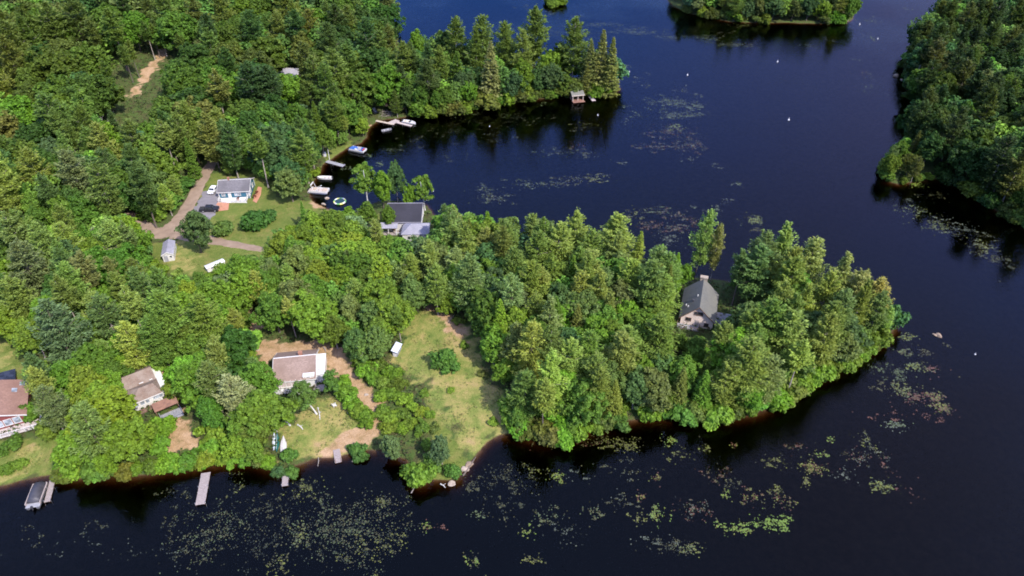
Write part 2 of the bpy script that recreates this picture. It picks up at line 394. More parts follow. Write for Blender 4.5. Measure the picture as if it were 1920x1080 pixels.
# roads follow the terrain a few centimetres up
def strip(name, pts, widths, mat, lift=.05, cross=7):
    P = [ground(*p) for p in pts]; W = []
    cs = []
    for i in range(len(P)-1):
        for k in range(8):
            t = k/8; p0, p1, p2, p3 = P[max(i-1, 0)], P[i], P[i+1], P[min(i+2, len(P)-1)]
            q = .5*((2*p1)+(p2-p0)*t+(2*p0-5*p1+4*p2-p3)*t*t+(3*p1-p0-3*p2+p3)*t**3)
            cs.append(q); W.append(widths[i]*(1-t)+widths[i+1]*t)
    cs.append(P[-1]); W.append(widths[-1])
    V = []
    for i, q in enumerate(cs):
        d = cs[min(i+1, len(cs)-1)]-cs[max(i-1, 0)]; d.z = 0; d.normalize(); nn = Vector((-d.y, d.x, 0))
        for k in range(cross):
            s = (k/(cross-1)-.5)*W[i]*(1+.10*math.sin(i*1.1+k)+.06*math.sin(i*2.7)); p = q+nn*s
            V.append((p.x, p.y, max(H(p.x, p.y), .1)+lift-(.10 if k in (0, cross-1) else 0)))
    Fc = [(i*cross+k, i*cross+k+1, (i+1)*cross+k+1, (i+1)*cross+k) for i in range(len(cs)-1) for k in range(cross-1)]
    o = link(bpy.data.objects.new(name, np_mesh(name, np.array(V), np.array(Fc), mat, True))); return tag(o, kind='structure')
M['dirtroad'] = surf('packed_dirt', (.27, .195, .135), (.20, .14, .095), .5, .95, bump=.5, bscale=3)
M['asphalt'] = surf('worn_asphalt', (.20, .185, .19), (.155, .14, .145), .6, .9)
strip('dirt_road', [(402,298),(390,318),(375,345),(352,388),(335,415),(312,434),(282,436),(262,415),(240,385)], [4, 4.2, 4.4, 4.6, 6, 7.5, 7, 5.5, 5], M['dirtroad'])
strip('dirt_track', [(330,436),(365,444),(420,455),(470,464),(505,470)], [7, 5, 3.2, 2.8, 2.4], M['dirtroad'], .09)
strip('driveway', [(398,358),(392,378),(384,396),(376,412)], [5.2, 6.5, 7, 5.5], M['asphalt'], .13)

ROADP = [[(392,297),(412,297),(386,348),(360,395),(345,430),(325,446),(290,448),(262,430),(236,392),(246,385),(272,398),(290,420),(320,405),(362,345)], [(330,440),(420,450),(505,463),(505,476),(400,470),(330,455)], [(385,360),(405,352),(402,385),(380,420),(366,412)]]
roadm = np.clip(sum(zone(p_, .8) for p_ in ROADP), 0, 1)
# ------------------------------------------------------------------ tree meshes (built once, shared by every tree)
def unit(v): return v/np.maximum(np.linalg.norm(v, axis=1, keepdims=True), 1e-9)
def leaf_quads(C, U, Nn, l, w):
    """one folded rhombus per leaf spray: long axis U, facing Nn"""
    W = unit(np.cross(Nn, U)); Nn = unit(np.cross(U, W)); l = np.reshape(l, (-1, 1)); w = np.reshape(w, (-1, 1))
    V = np.stack([C-U*l, C+W*w+Nn*w*.35, C+U*l, C-W*w+Nn*w*.35], 1).reshape(-1, 3)
    return V, np.arange(len(V)).reshape(-1, 4)
def lobed_crown(seed, R, Hc, base, nl, per, lobe=(.9, 1.6), leaf=(.26, .46), flat=.8, low=-.45, egg=0.0):
    r = RS(seed); cz = base+Hc/2; LC = []; LR = []
    ph = r.rand(6)*6.28
    while len(LC) < nl:
        d = r.randn(3); d /= np.linalg.norm(d)
        if d[2] < low: continue
        az = math.atan2(d[1], d[0])
        k = 1+.22*math.sin(2*az+ph[0])+.17*math.sin(3*az+ph[1]+2*d[2])+.15*math.sin(5*az+ph[2]-3*d[2])+.10*math.sin(9*az+ph[4]+5*d[2])
        t = r.uniform(.62, .93) if r.rand() < .78 else r.uniform(.2, .6)
        tz = (d[2]*t+1)/2; taper = 1-egg*tz
        p = np.array([d[0]*R*k*t*taper, d[1]*R*k*t*taper, cz+d[2]*t*Hc/2*(1+.08*math.sin(4*az+ph[3]))])
        if LC and min(np.linalg.norm(p-q) for q in LC) < .42*lobe[1]: 
            if r.rand() < .8: continue
        LC.append(p); LR.append(r.uniform(*lobe)*(1-.35*egg*tz))
    C = []; Nn = []
    cen = np.array([0, 0, cz-Hc*.15])
    for p, q in zip(LC, LR):
        o = p-cen; o /= np.linalg.norm(o)+1e-9
        d = unit(r.randn(per, 3)+o*.55+np.array([0, 0, .45])); rad = q*(.35+.85*r.rand(per, 1)**.7)
        C.append(p+d*rad*np.array([1, 1, flat])); Nn.append(unit(d*.7+np.array([0, 0, .55])+r.randn(per, 3)*.42))
    C = np.concatenate(C); Nn = np.concatenate(Nn); U = unit(np.cross(Nn, r.randn(len(C), 3)))
    l = r.uniform(leaf[0], leaf[1], len(C)); V, Fq = leaf_quads(C, U, Nn, l, l*r.uniform(.45, .75, len(C)))
    return V, Fq, LC
def conifer_crown(seed, Ht, base, R, tiers, nb, per, droop=0.0, peak=.35, needle=(.30, .09), irr=.35, up=.55, tuft=.35, bare=.30, topr=.12, spread=1.0):
    r = RS(seed); C = []; U = []; Nn = []; tips = []
    for i in range(tiers):
        t = (i+r.uniform(-.3, .3))/max(tiers-1, 1); t = min(max(t, 0), 1)
        z = base+(Ht-base)*t
        prof = (topr+(1-topr)*((1-t)/(1-peak))**.85) if t > peak else (.55+.45*t/peak)
        k = nb if t < .85 else max(3, nb-2)
        a0 = r.rand()*6.28
        for b in range(k):
            az = a0+6.283*b/k+r.uniform(-.35, .35)
            L = R*prof*r.uniform(1-irr, 1+irr*.5)
            if r.rand() < irr*.25: L *= .5
            el = up*t**1.5-droop*(1-t)*1.0+r.uniform(-.12, .12)
            nn = max(6, int(per*(.35+.65*prof))); s = bare+(1-bare)*r.rand(nn)**.75
            if t > .9: s = r.rand(nn)
            hd = np.array([math.cos(az), math.sin(az), 0]); sd = np.array([-math.sin(az), math.cos(az), 0])
            zz = z+L*(math.tan(el)*s-(.18*droop)*np.sin(s*3.1)+.10*s*s)
            wid = spread*L*.20*(.25+np.sin(np.clip(s, 0, 1)*2.6))
            lat = r.randn(nn)*wid*.62
            P = hd*(L*s)[:, None]+sd*lat[:, None]; P[:, 2] += zz+r.randn(nn)*tuft*.45-abs(lat)*.1
            u = hd[None]*1.0+sd*(np.sign(lat)*.55+r.randn(nn)*.5)[:, None]+np.array([0, 0, 1])*(.30*up+r.randn(nn)*.35-.2*droop)[:, None]
            C.append(P); U.append(unit(u)); Nn.append(unit(np.array([0, 0, 1.0])+r.randn(nn, 3)*.45+hd*.25)); tips.append((z, az, L, el))
    C = np.concatenate(C); U = np.concatenate(U); Nn = np.concatenate(Nn)
    l = r.uniform(needle[0]*.7, needle[0]*1.3, len(C)); V, Fq = leaf_quads(C, U, Nn, l, np.full(len(C), needle[1])*r.uniform(.8, 1.6, len(C)))
    return V, Fq, tips
def trunk_mb(seed, Ht, r0, lean=.25, r1=.05, limbs=(), n=7):
    r = RS(seed+500); mb = MB(); k = 7; ph = r.rand(2)*6.28
    pts = [(lean*math.sin(1.7*i/k+ph[0])-lean*math.sin(ph[0]), lean*math.sin(1.9*i/k+ph[1])-lean*math.sin(ph[1]), Ht*i/k-.3*(i == 0)) for i in range(k+1)]
    mb.tube(pts, [r0*1.35]+[r0+(r1-r0)*(i/k)**.9 for i in range(1, k+1)], n)
    for q in limbs:
        q = np.array(q); f = np.clip((q[2]-.55*np.hypot(q[0], q[1]))/Ht, .18, .92); i = min(int(f*k), k-1); g = f*k-i
        a = np.array(pts[i])*(1-g)+np.array(pts[i+1])*g; mid = a*.45+q*.55+np.array([0, 0, -.25])
        rr = max(.04, (r0+(r1-r0)*f)*.42); mb.tube([a, mid, q], [rr, rr*.65, rr*.22], 5)
    return mb
BANK = {}
def bank(kind, crowns, trunks, nomH): BANK[kind] = (crowns, trunks, nomH)
cr, tk = [], []
for i in range(9):       # broadleaf: 13 m
    R = (4.6, 5.2, 5.8, 4.2, 5.0, 5.5, 4.8, 4.4, 5.3)[i]
    V, Fq, LC = lobed_crown(40+i, R, 10.6, 2.2, 215, 40, lobe=(.45, 1.0), leaf=(.20, .44), low=-.82, egg=(.15, .3, .1, .4, .2, .25, .35, .1, .3)[i])
    cr.append(np_mesh('crown', V, Fq, M['leaf'])); tk.append(trunk_mb(i, 9.5, .24, .5, .07, LC[:16]).mesh('trunk', M['bark'] if i % 3 else M['palebark']))
bank('broadleaf_tree', cr, tk, 13.0)
cr, tk = [], []
for i in range(11):       # pine: 19 m, feathery horizontal plumes
    r = RS(90+i); R = (4.3, 4.9, 3.9, 4.7, 4.1, 5.2, 4.5, 3.7, 4.8, 3.0, 2.7)[i]; base = r.uniform(3.5, 6.5) if i < 9 else 10.5
    V, Fq, tips = conifer_crown(60+i, 19.0, base, R, 17 if i < 9 else 10, 6, 84, droop=.08, peak=r.uniform(.24, .46), irr=.58, up=1.0, needle=(.40, .12), bare=.28, topr=.12, tuft=.6, spread=1.75)
    mb = trunk_mb(40+i, 18.6, .24, .3, .04)
    for z, az, L, el in tips[::2]:
        mb.tube([(0, 0, z), (math.cos(az)*L*.55, math.sin(az)*L*.55, z+L*.55*math.tan(el)), (math.cos(az)*L*.95, math.sin(az)*L*.95, z+L*(math.tan(el)*.95+.08))], [.07, .045, .02], 4)
    cr.append(np_mesh('crown', V, Fq, M['needle'])); tk.append(mb.mesh('trunk', M['bark'] if i % 2 else M['palebark']))
bank('pine_tree', cr, tk, 19.0)
cr, tk = [], []
for i in range(5):       # spruce / hemlock: dense cone to the ground
    V, Fq, tips = conifer_crown(160+i, 16.0, .8, (3.2, 2.7, 3.5, 2.9, 3.1)[i], 30, 8, 34, droop=.42, peak=.06, irr=.26, up=.5, needle=(.34, .10), bare=.30, topr=.05, tuft=.25)
    mb = trunk_mb(80+i, 15.7, .2, .1, .03)
    for z, az, L, el in tips[::3]:
        mb.tube([(0, 0, z), (math.cos(az)*L*.9, math.sin(az)*L*.9, z+L*.9*math.tan(el))], [.05, .02], 4)
    cr.append(np_mesh('crown', V, Fq, M['needle'])); tk.append(mb.mesh('trunk', M['bark']))
bank('spruce_tree', cr, tk, 16.0)
cr, tk = [], []
for i in range(4):       # birch: slim, airy, white trunk
    V, Fq, LC = lobed_crown(220+i, (2.6, 3.0, 2.3, 2.8)[i], 8.4, 2.6, 62, 46, lobe=(.5, .95), leaf=(.2, .36), egg=.35, low=-.85)
    cr.append(np_mesh('crown', V, Fq, M['leaf'])); tk.append(trunk_mb(120+i, 9.6, .19, .7, .05, LC[:12]).mesh('trunk', M['birchbark']))
bank('birch_tree', cr, tk, 11.0)
cr, tk = [], []
for i in range(6):       # shrubs: leaves down to the ground, several stems
    V, Fq, LC = lobed_crown(280+i, (1.6, 1.9, 1.4, 2.1, 1.7, 1.8)[i], 2.7, -.25, 26, 60, lobe=(.5, .9), leaf=(.2, .36), low=-.75)
    mb = MB(); r = RS(i)
    for q in LC[:9]: mb.tube([(r.uniform(-.2, .2), r.uniform(-.2, .2), -.3), (q[0]*.5, q[1]*.5, max(q[2]*.5, .1)), tuple(q)], [.06, .045, .02], 5)
    cr.append(np_mesh('foliage', V, Fq, M['leaf'])); tk.append(mb.mesh('stem', M['bark']))
bank('shrub', cr, tk, 2.7)
tk = []
for i in range(3):       # dead trees: bare pale limbs
    r = RS(330+i); mb = MB(); Ht = 11.0
    def grow(p, d, L, rad, depth):
        q = p+d*L; mb.tube([tuple(p), tuple((p+q)/2+r.randn(3)*L*.05), tuple(q)], [rad, rad*.75, rad*.45], 5)
        if depth < 3:
            for _ in range(r.randint(3, 5)):
                s = r.uniform(.35, 1); dd = d+r.randn(3)*.62; dd[2] = abs(dd[2])*.6+.15; dd /= np.linalg.norm(dd)
                grow(p+(q-p)*s, dd, L*r.uniform(.42, .68), rad*.5, depth+1)
    for b in range((1, 2, 3)[i]):
        grow(np.array([.3*b, .2*b, -.3]), np.array([r.uniform(-.25, .25), r.uniform(-.25, .25), 1.0]), 6.0, .16, 0)
    tk.append(mb.mesh('dead_tree', M['deadwood']))
bank('dead_tree', [None]*3, tk, 11.0)
# ------------------------------------------------------------------ placement
TREES = []       # dicts
def base_for(px, py, h, f):
    """foot of a tree of height h whose point at f*h shows at this pixel"""
    z = 1.0+f*h
    for _ in range(9):
        x, y = unproj(px, py, z); z = .5*z+.5*(max(H(x, y), 0)+f*h)
    x, y = unproj(px, py, z); return x, y, max(H(x, y), -.3)
def add_tree(kind, x, y, z, h, tint, wide=1.0, label=None, lean=(0, 0), var=None, yaw=None):
    TREES.append(dict(kind=kind, x=x, y=y, z=z, h=h, tint=tint, wide=wide, label=label, lean=lean, var=var, yaw=yaw))
def by_top(kind, px, py, h, tint, wide=1.0, label=None, **k): add_tree(kind, *base_for(px, py, h, .97), h, tint, wide, label, **k)
def by_mid(kind, px, py, h, tint, wide=1.0, label=None, **k): add_tree(kind, *base_for(px, py, h, .62), h, tint, wide, label, **k)
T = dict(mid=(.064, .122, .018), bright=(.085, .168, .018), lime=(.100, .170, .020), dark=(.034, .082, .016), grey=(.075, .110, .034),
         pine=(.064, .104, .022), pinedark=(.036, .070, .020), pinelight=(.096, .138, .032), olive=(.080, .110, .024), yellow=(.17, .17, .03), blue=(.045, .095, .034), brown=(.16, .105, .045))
def jit(t, r, k=.14):
    t = T[t] if isinstance(t, str) else t; s = 1+r.uniform(-k, k)*1.3
    return (t[0]*s*(1+r.uniform(-k, k)), t[1]*s*(1+r.uniform(-k*.5, k*.5)), t[2]*s*(1+r.uniform(-k, k)))
# --- trees one can pick out in the photograph
P_, B_, S_, K_, D_ = 'pine_tree', 'broadleaf_tree', 'spruce_tree', 'birch_tree', 'dead_tree'
CAP = {}
for px, py, h, t, w in [(852,42,25,'pine',.95),(903,38,26,'pine',.9),(948,48,24,'pine',.85),(1003,22,28,'pine',1.),(1078,43,26,'pine',1.),(980,66,22,'pinelight',.9),(890,60,23,'pine',.9)]:
    by_top(P_, px, py, h, T[t], w)
by_top(S_, 917, 82, 24, (.14,.165,.065), 1.15, 'tall sparse yellowish spruce standing out in the middle of the far wooded point')
by_top(S_, 1130, 60, 25, (.13,.155,.05), 1.0, 'big dense yellow green conifer on the tip of the far wooded point')
by_top(S_, 1150, 74, 23, (.125,.155,.045), 1.05, 'outermost yellow green conifer at the water on the far wooded point')
by_top(S_, 1108, 80, 21, (.11,.14,.045), .95, 'yellow green conifer left of the pair on the tip of the far wooded point')
by_top(S_, 1100, 120, 13, (.13,.15,.04), 1.1, 'low yellow green conifer right behind the boathouse roof')
for px, py, h, t, w in [(780,58,18,'bright',.8),(820,66,17,'mid',.9),(835,58,19,'dark',.8),(1050,80,17,'mid',.8),(1030,95,16,'bright',.8)]: by_top(B_, px, py, h, jit(t, rnd), w)
# slim trees round the lake house
for px, py, h, k, t, w, lab in [(679,306,15,K_,'mid',1.0,'slim pale green tree left of the lake house, leaning over the cove'),
  (711,322,13,B_,'bright',.62,'round light green tree behind the left end of the lake house roof'),
  (737,303,15,B_,'blue',.58,'tall blue green tree with pale trunk behind the middle of the lake house roof'),
  (766,345,9.5,B_,'bright',.55,'low yellow green tree touching the back edge of the lake house roof'),
  (791,328,12.5,K_,'mid',1.0,'slim pale trunked tree at the right back corner of the lake house')]:
    by_top(k, px, py, h, T[t], w, lab)
by_mid(B_, 690, 395, 9, T['mid'], .8, 'rounded green tree left of the lake house porch'); by_mid(B_, 655, 405, 8, T['bright'], .8, 'bright leafy tree above the yellow ringed water trampoline')
by_mid(B_, 728, 402, 8.5, T['mid'], .62, 'green tree covering the left corner of the dark lake house roof')
by_mid(B_, 541, 338, 12, (.085,.13,.04), 1.0, 'airy round tree on the lawn between blue house and moored boats')
by_mid('shrub', 475, 408, 6.0, (.034,.095,.020), .85, 'big dark green bush in front of the blue house')
by_mid('shrub', 416, 424, 4.6, (.065,.12,.03), .8, 'light green bush between driveway and dirt track'); by_mid('shrub', 503, 402, 3.2, (.04,.10,.025), 1.2)
by_mid(B_, 362, 425, 13.5, (.052,.095,.032), .80, 'leaning tree with bare pale trunk beside the grey shed lawn', lean=(-.10, .0), yaw=2.0)
by_mid(B_, 275, 330, 16, (.07,.12,.035), .75, 'tall tree with long pale trunk at the fork of the dirt road')
by_mid('shrub', 300, 375, 4.5, (.05,.115,.02), 1.6, 'spreading green thicket inside the fork of the dirt road')
by_mid('shrub', 330, 345, 4.0, (.045,.11,.02), 1.8); by_mid('shrub', 285, 395, 3.4, (.085,.15,.02), 1.6)
# conifers that stand out on the near peninsula
for px, py, h, k, t, w, lab in [(1082,402,18.5,P_,'pinelight',.9,'pale pine on the skyline left of the bare trunked pine, near peninsula'),
  (1157,410,18,P_,'pinelight',1.3,'pale pine with bare visible trunk against the water behind the near peninsula'),
  (1200,438,15.5,S_,(.13,.18,.035),.9,None),(1240,462,13.5,S_,'bright',1.0,None),(1272,478,12,S_,'bright',1.1,None),
  (1325,401,21,P_,(.09,.15,.04),.62,'tall bright pine rising directly behind the tan cottage'),
  (1353,428,17.5,P_,(.10,.115,.04),.55,'thin sparse dull green conifer right of the tan cottage chimney'),
  (1480,424,20,P_,(.10,.155,.04),1.0,'highest bright pine on the far right end of the near peninsula'),
  (1052,424,18,P_,'pinelight',1.0,None),(1010,440,17,P_,'pine',1.0,None),(1110,440,16,P_,'pine',1.0,None),(1535,458,19,P_,(.11,.145,.045),1.,None),(1590,482,18,P_,(.11,.14,.045),1.,None),
  (1430,470,18,P_,(.05,.095,.03),1.1,None),(1395,478,16,P_,(.05,.09,.03),1.,None),(1655,530,14,P_,(.14,.14,.04),1.,None),(1620,515,15,P_,(.12,.14,.05),1.,None)]:
    by_top(k, px, py, h, T[t] if isinstance(t, str) else t, w, lab)
by_mid('shrub', 1676, 588, 6.0, (.045,.115,.04), .62, 'rounded green bush hanging over the water at the peninsula tip')
by_mid(B_, 1596, 560, 10, (.20,.20,.03), .6, 'yellow tree among the pines near the right end of the peninsula')
by_mid(B_, 1655, 570, 9, (.17,.15,.04), .6)
for px, py, h in [(291,112,15),(313,106,14),(306,104,14),(300,108,13),(262,146,14),(250,155,14),(217,178,13),(170,148,13),(146,190,13),(352,128,13),(637,238,17),(582,235,15)]:
    x, y = ground(px, py)[:2]; add_tree(P_, x, y, H(x, y), h, jit('pine', rnd), .95, None, var=9+(px % 2))
# bright maples, clearing bushes, shore trees
by_mid(B_, 583, 585, 12.5, (.088,.165,.018), 1.12, 'huge bright green maple just behind the brown roofed cottage', var=2)
by_mid(B_, 513, 580, 11.5, (.058,.125,.018), .95, 'deep green maple left of the huge bright maple behind the brown cottage', var=5)
by_mid(B_, 655, 575, 11, (.09,.13,.04), .8); by_mid(B_, 700, 590, 10.5, (.07,.125,.035), .9); by_mid(B_, 772, 545, 12, (.07,.125,.035), .9)
by_mid(B_, 665, 640, 10, (.05,.105,.03), .85); by_mid(B_, 705, 640, 10.5, (.075,.13,.035), .85, 'light green birchlike tree left of the little grey lean-to')
by_mid('shrub', 835, 672, 4.4, (.055,.13,.025), .92, 'lone round bush in the middle of the grassy clearing')
for px, py, h, t, w in [(690,690,3.2,'bright',1.1),(705,684,3.0,'mid',1.0),(730,700,2.8,'bright',1.1),(715,715,2.6,'mid',1.0),(700,705,2.6,'bright',1.1),(745,718,2.2,'mid',1.1),(755,745,2.,'lime',1.2),(735,735,2.2,'bright',1.1),(715,740,2.2,'lime',1.1),(790,770,1.7,'lime',1.2),(772,760,1.8,'bright',1.1),(735,780,2.2,'bright',1.2),(715,770,2.2,'mid',1.1),(770,790,2.0,'bright',1.1),(752,800,2.0,'bright',1.1),(728,800,2.0,'lime',1.1),(755,775,2.2,'mid',1.0),(790,800,1.8,'mid',1.1),(805,775,1.3,'lime',1.2),(815,800,1.2,'olive',1.3),(800,830,1.6,'mid',1.1),(795,735,1.2,'lime',1.3),(860,600,1.6,'mid',1.1),(905,700,1.1,'olive',1.4),(870,645,1.2,'lime',1.2),(925,790,1.2,'lime',1.2),(845,730,.8,'lime',1.5),(678,672,3.4,'mid',1.0)]:
    by_mid('shrub', px, py, h, jit(t, rnd), w)
for px, py in [(640,720),(650,735),(660,752),(672,768),(684,780)]: by_mid('shrub', px, py, 3.0, jit('bright', rnd), 1.0)
by_mid('shrub', 668, 838, 2.5, (.05,.115,.025), .95, 'dark green bush right of the sloping plank ramp on the shore'); by_mid('shrub', 674, 850, 2.1, (.045,.105,.025), .95)
by_mid('shrub', 542, 851, 2.1, (.055,.13,.025), 1.1, 'round bush right of the small dock at the canoe beach'); by_mid('shrub', 521, 880, 1.9, (.04,.09,.035), 1.0); by_mid('shrub', 546, 880, 2., (.055,.12,.025), 1.0)
by_mid(B_, 732, 832, 7, (.075,.125,.05), .78, 'grey green willow with a bare white limb on the cottage shore', var=1)
by_mid(B_, 826, 838, 8.5, (.055,.10,.045), .72, 'grey green tree with dead twigs on the small point below the clearing', var=6)
by_mid('shrub', 787, 885, 4.2, (.085,.165,.022), .85, 'bright green bush at the end of the small point'); by_mid('shrub', 848, 880, 2.6, (.055,.13,.025), .9); by_mid('shrub', 812, 865, 2.8, (.07,.14,.03), .9)
by_mid(K_, 585, 740, 9.5, (.055,.105,.025), 1.1, 'white trunked birch leaning in front of the brown roofed cottage', lean=(.30, -.05)); by_mid(K_, 535, 765, 8.5, (.055,.105,.028), 1.1, 'birch with white fallen limbs left of the dry lawn', lean=(.28, .1))
by_mid(K_, 625, 715, 8, (.05,.11,.022), .9, 'small birch at the right end of the brown roofed cottage', lean=(.12, 0)); by_mid(K_, 675, 655, 9, (.065,.12,.03), .9)
# left belt
for px, py, h in [(297,800,3.4),(296,832,3.0),(316,862,2.6),(335,866,2.2),(360,862,2.2),(386,855,2.6),(400,835,3.2),(398,808,3.6),(335,725,4),(120,872,3),(45,770,3.4),(85,800,3.4),(398,520,3),(410,524,3),(20,830,2.4),(15,875,2.0),(35,868,1.9)]:
    by_mid('shrub', px, py, h, jit(rnd.choice(['bright','mid','bright','lime']), rnd), 1.05)
by_mid(P_, 442, 740, 14, (.115,.14,.07), 1.05, 'soft grey green pine above the tan beach, crown like a mop', var=5)
by_mid(B_, 190, 775, 14, (.105,.165,.016), 1.15, 'huge yellow green maple between the red house and the worn cottage', var=4); by_mid(B_, 235, 820, 12, (.085,.15,.016), 1.0, var=7)
by_mid(B_, 140, 835, 11, (.085,.165,.018), 1.0); by_mid(B_, 155, 720, 12.5, (.10,.15,.018), .9); by_mid(P_, 95, 765, 14, (.062,.09,.035), .9); by_mid(P_, 110, 620, 19, (.05,.085,.04), 1.1)
by_mid(B_, 60, 625, 12, (.09,.15,.02), .9); by_mid(B_, 424, 513, 7.5, T['bright'], 1.0, 'light green tree hiding most of the white trailer'); by_mid(B_, 445, 500, 8, T['lime'], .85); by_mid(B_, 225, 495, 12.5, (.045,.12,.015), 1.1, 'wide deep green maple just left of the little grey shed'); by_mid(B_, 180, 500, 13, (.05,.125,.016), 1.0)
by_mid(P_, 140, 330, 20, (.07,.095,.04), 1.1); by_mid(P_, 55, 505, 19, (.065,.09,.038), 1.1); by_mid(B_, 445, 800, 9, (.07,.14,.018), .9); by_mid(B_, 395, 770, 9.5, (.05,.13,.018), .85); by_mid(B_, 470, 840, 7, (.075,.14,.02), .9)
for px, py, h, w, v, lab in [(262,512,10.5,1.3,2,'bare grey dead tree with fanned limbs below the little shed'),(152,415,11,1.1,1,'two bare pale dead trunks in the pines left of the dirt road'),(182,215,10,1.1,1,'bleached dead tree below the hillside clearing'),
  (407,35,9,1.1,2,'bare brownish dead tree high on the wooded hill'),(570,235,8,1.0,1,'tangle of bare grey limbs in the woods left of the moored boats'),(868,405,5,1.2,2,'small bare twiggy tree at the water right of the lake house'),(1245,160,1,1,0,None)]:
    if lab: by_top(D_, px, py, h, (1,1,1), w, lab, var=v)
# --- woods: fill the forest with single trees
def inpoly(px, py, P):
    c = False; n = len(P)
    for i in range(n):
        x0, y0 = P[i]; x1, y1 = P[(i+1) % n]
        if (y0 > py) != (y1 > py) and px < (x1-x0)*(py-y0)/(y1-y0)+x0: c = not c
    return c
CLEAR = [[(384,295),(416,297),(390,348),(382,345),(352,395),(338,430),(345,452),(375,450),(380,440),(505,466),(505,474),(400,474),(375,480),(372,498),(350,515),(320,512),(298,495),(290,460),(258,428),(246,392),(266,395),(280,425),(305,420),(325,395),(356,340)],
 [(378,415),(384,365),(402,330),(480,328),(495,352),(492,380),(455,397),(415,412)],[(495,335),(520,345),(520,385),(495,385)],[(480,430),(530,395),(545,400),(515,440)],
 [(598,330),(612,280),(614,265),(650,290),(662,262),(690,262),(700,290),(655,390),(625,398),(585,378),(576,350)],[(690,243),(696,214),(718,204),(735,208),(770,215),(785,235),(740,262),(705,262)],
 [(702,432),(712,414),(722,381),(802,386),(800,410),(812,432),(800,438),(775,442)],
 [(468,572),(484,572),(482,640),(498,652),(562,644),(616,644),(640,668),(660,700),(700,745),(730,795),(690,845),(562,865),(530,830),(548,790),(610,760),(600,705),(515,738),(505,700),(480,680)],
 [(232,715),(250,681),(306,679),(320,735),(332,772),(349,766),(352,795),(384,828),(372,846),(316,850),(312,800),(285,788),(262,768)],
 [(0,625),(28,640),(45,690),(55,735),(62,800),(95,845),(98,890),(0,905)],[(-60,625),(0,625),(0,905),(-60,905)],
 [(800,578),(850,592),(895,650),(942,755),(942,808),(895,850),(868,900),(800,905),(770,890),(790,860),(800,830),(800,800),(740,690),(738,650)],
 [(1266,622),(1274,555),(1310,508),(1334,516),(1348,538),(1380,545),(1376,596),(1346,620)],[(1338,422),(1374,428),(1376,522),(1336,522)],[(1240,440),(1262,440),(1262,478),(1240,470)],[(1318,480),(1332,480),(1345,500),(1362,525),(1330,530)],
 [(232,188),(258,132),(286,93),(324,84),(328,112),(298,146),(276,178),(262,205)],[(518,122),(552,124),(556,138),(524,138)],
 [(1066,170),(1098,166),(1122,190),(1072,196)],[(757,92),(768,92),(768,106),(754,106)],[(506,798),(545,798),(545,850),(506,850)]]
EXTRA_W = {'pine_tree': .30, 'broadleaf_tree': .42, 'spruce_tree': .24, 'birch_tree': .27, 'shrub': .6}
SUNNY = [(ground(*p), r_) for p, r_ in [((1308,608),8),((1325,600),7),((1325,560,4),4),((850,640),3),((880,720),5),((880,790),5),((640,790),5),((540,735),5),((270,760),4),((560,690,3),4),((440,375),5),((310,490),3),((480,450),5),((345,810),4),((20,810),4),((750,430),4),((40,870),5),((265,720,3),3),((535,135,5),4),((285,130),2),((258,165),2)]]
SDX, SDY, STE = math.sin(math.radians(137)), math.cos(math.radians(137)), math.tan(math.radians(47))
def blocked(kind, x, y, z, h, w):
    for p, r_ in SUNNY:      # keep the sun on what the photograph shows in the sun
        ax, ay = x-p.x, y-p.y; al = ax*SDX+ay*SDY; la = abs(ax*SDY-ay*SDX)
        if 0 < al < 24 and la < r_+h*EXTRA_W[kind]*w*.5 and z+h*.92 > p.z+1.2+al*STE: return True
    R = h*EXTRA_W[kind]*w*.6
    pts = [(0, .97), (0, .62), (0, .3), (-R, .55), (R, .55), (-R, .42), (R, .42), (-R*.6, .8 if kind == B_ else .65), (R*.6, .8 if kind == B_ else .65)]
    for dx, f in pts:
        px, py = proj(x+dx, y, z+h*f)
        for P in CLEAR:
            if inpoly(px, py, P): return True
    return False
CLEARW = [np.array([tuple(ground(*p))[:2] for p in P]) for P in (CLEAR[0], CLEAR[1], CLEAR[7], CLEAR[8], CLEAR[11])]
FILL = []; PTS = [(t['x'], t['y'], .30*t['h']*t['wide'] if t['kind'] != 'shrub' else .5) for t in TREES]
def fill(zone_px, step, hs, mix, seed, f=.62, wide=(.85, 1.1), margin=.4):
    r = random.Random(seed); W = [ground(*p) for p in zone_px]
    x0, x1 = min(p.x for p in W)-14, max(p.x for p in W)+14; y0, y1 = min(p.y for p in W)-30, max(p.y for p in W)+8
    nx, ny = int((x1-x0)/step)+1, int((y1-y0)/(step*.87))+1
    X = np.array([[x0+(i+.5*(j % 2)+r.uniform(-.34, .34))*step for i in range(nx)] for j in range(ny)]); Y = np.array([[y0+(j+r.uniform(-.34, .34))*step*.87 for i in range(nx)] for j in range(ny)])
    d = shore(X, Y); Z = height_d(X, Y, d)
    for x, y, dd, z in zip(X.ravel(), Y.ravel(), d.ravel(), Z.ravel()):
        k = r.random(); kind, tints = None, None
        for pr, kk, tt in mix:
            k -= pr
            if k <= 0: kind, tints = kk, tt; break
        h = r.uniform(*hs[kind]); w = r.uniform(*wide); t = jit(r.choice(tints), r)
        if dd < margin: continue
        px, py = proj(x, y, z+h*f)
        if not inpoly(px, py, zone_px): continue
        if any((x-a)**2+(y-b)**2 < (step*.42+c*.55)**2 for a, b, c in PTS if abs(x-a) < 10 and abs(y-b) < 10): continue
        if blocked(kind, x, y, z, h, w): continue
        add_tree(kind, x, y, z, h, t, w); PTS.append((x, y, .9))
hsA = {P_: (14, 19), B_: (10, 14.5), S_: (11, 16)}
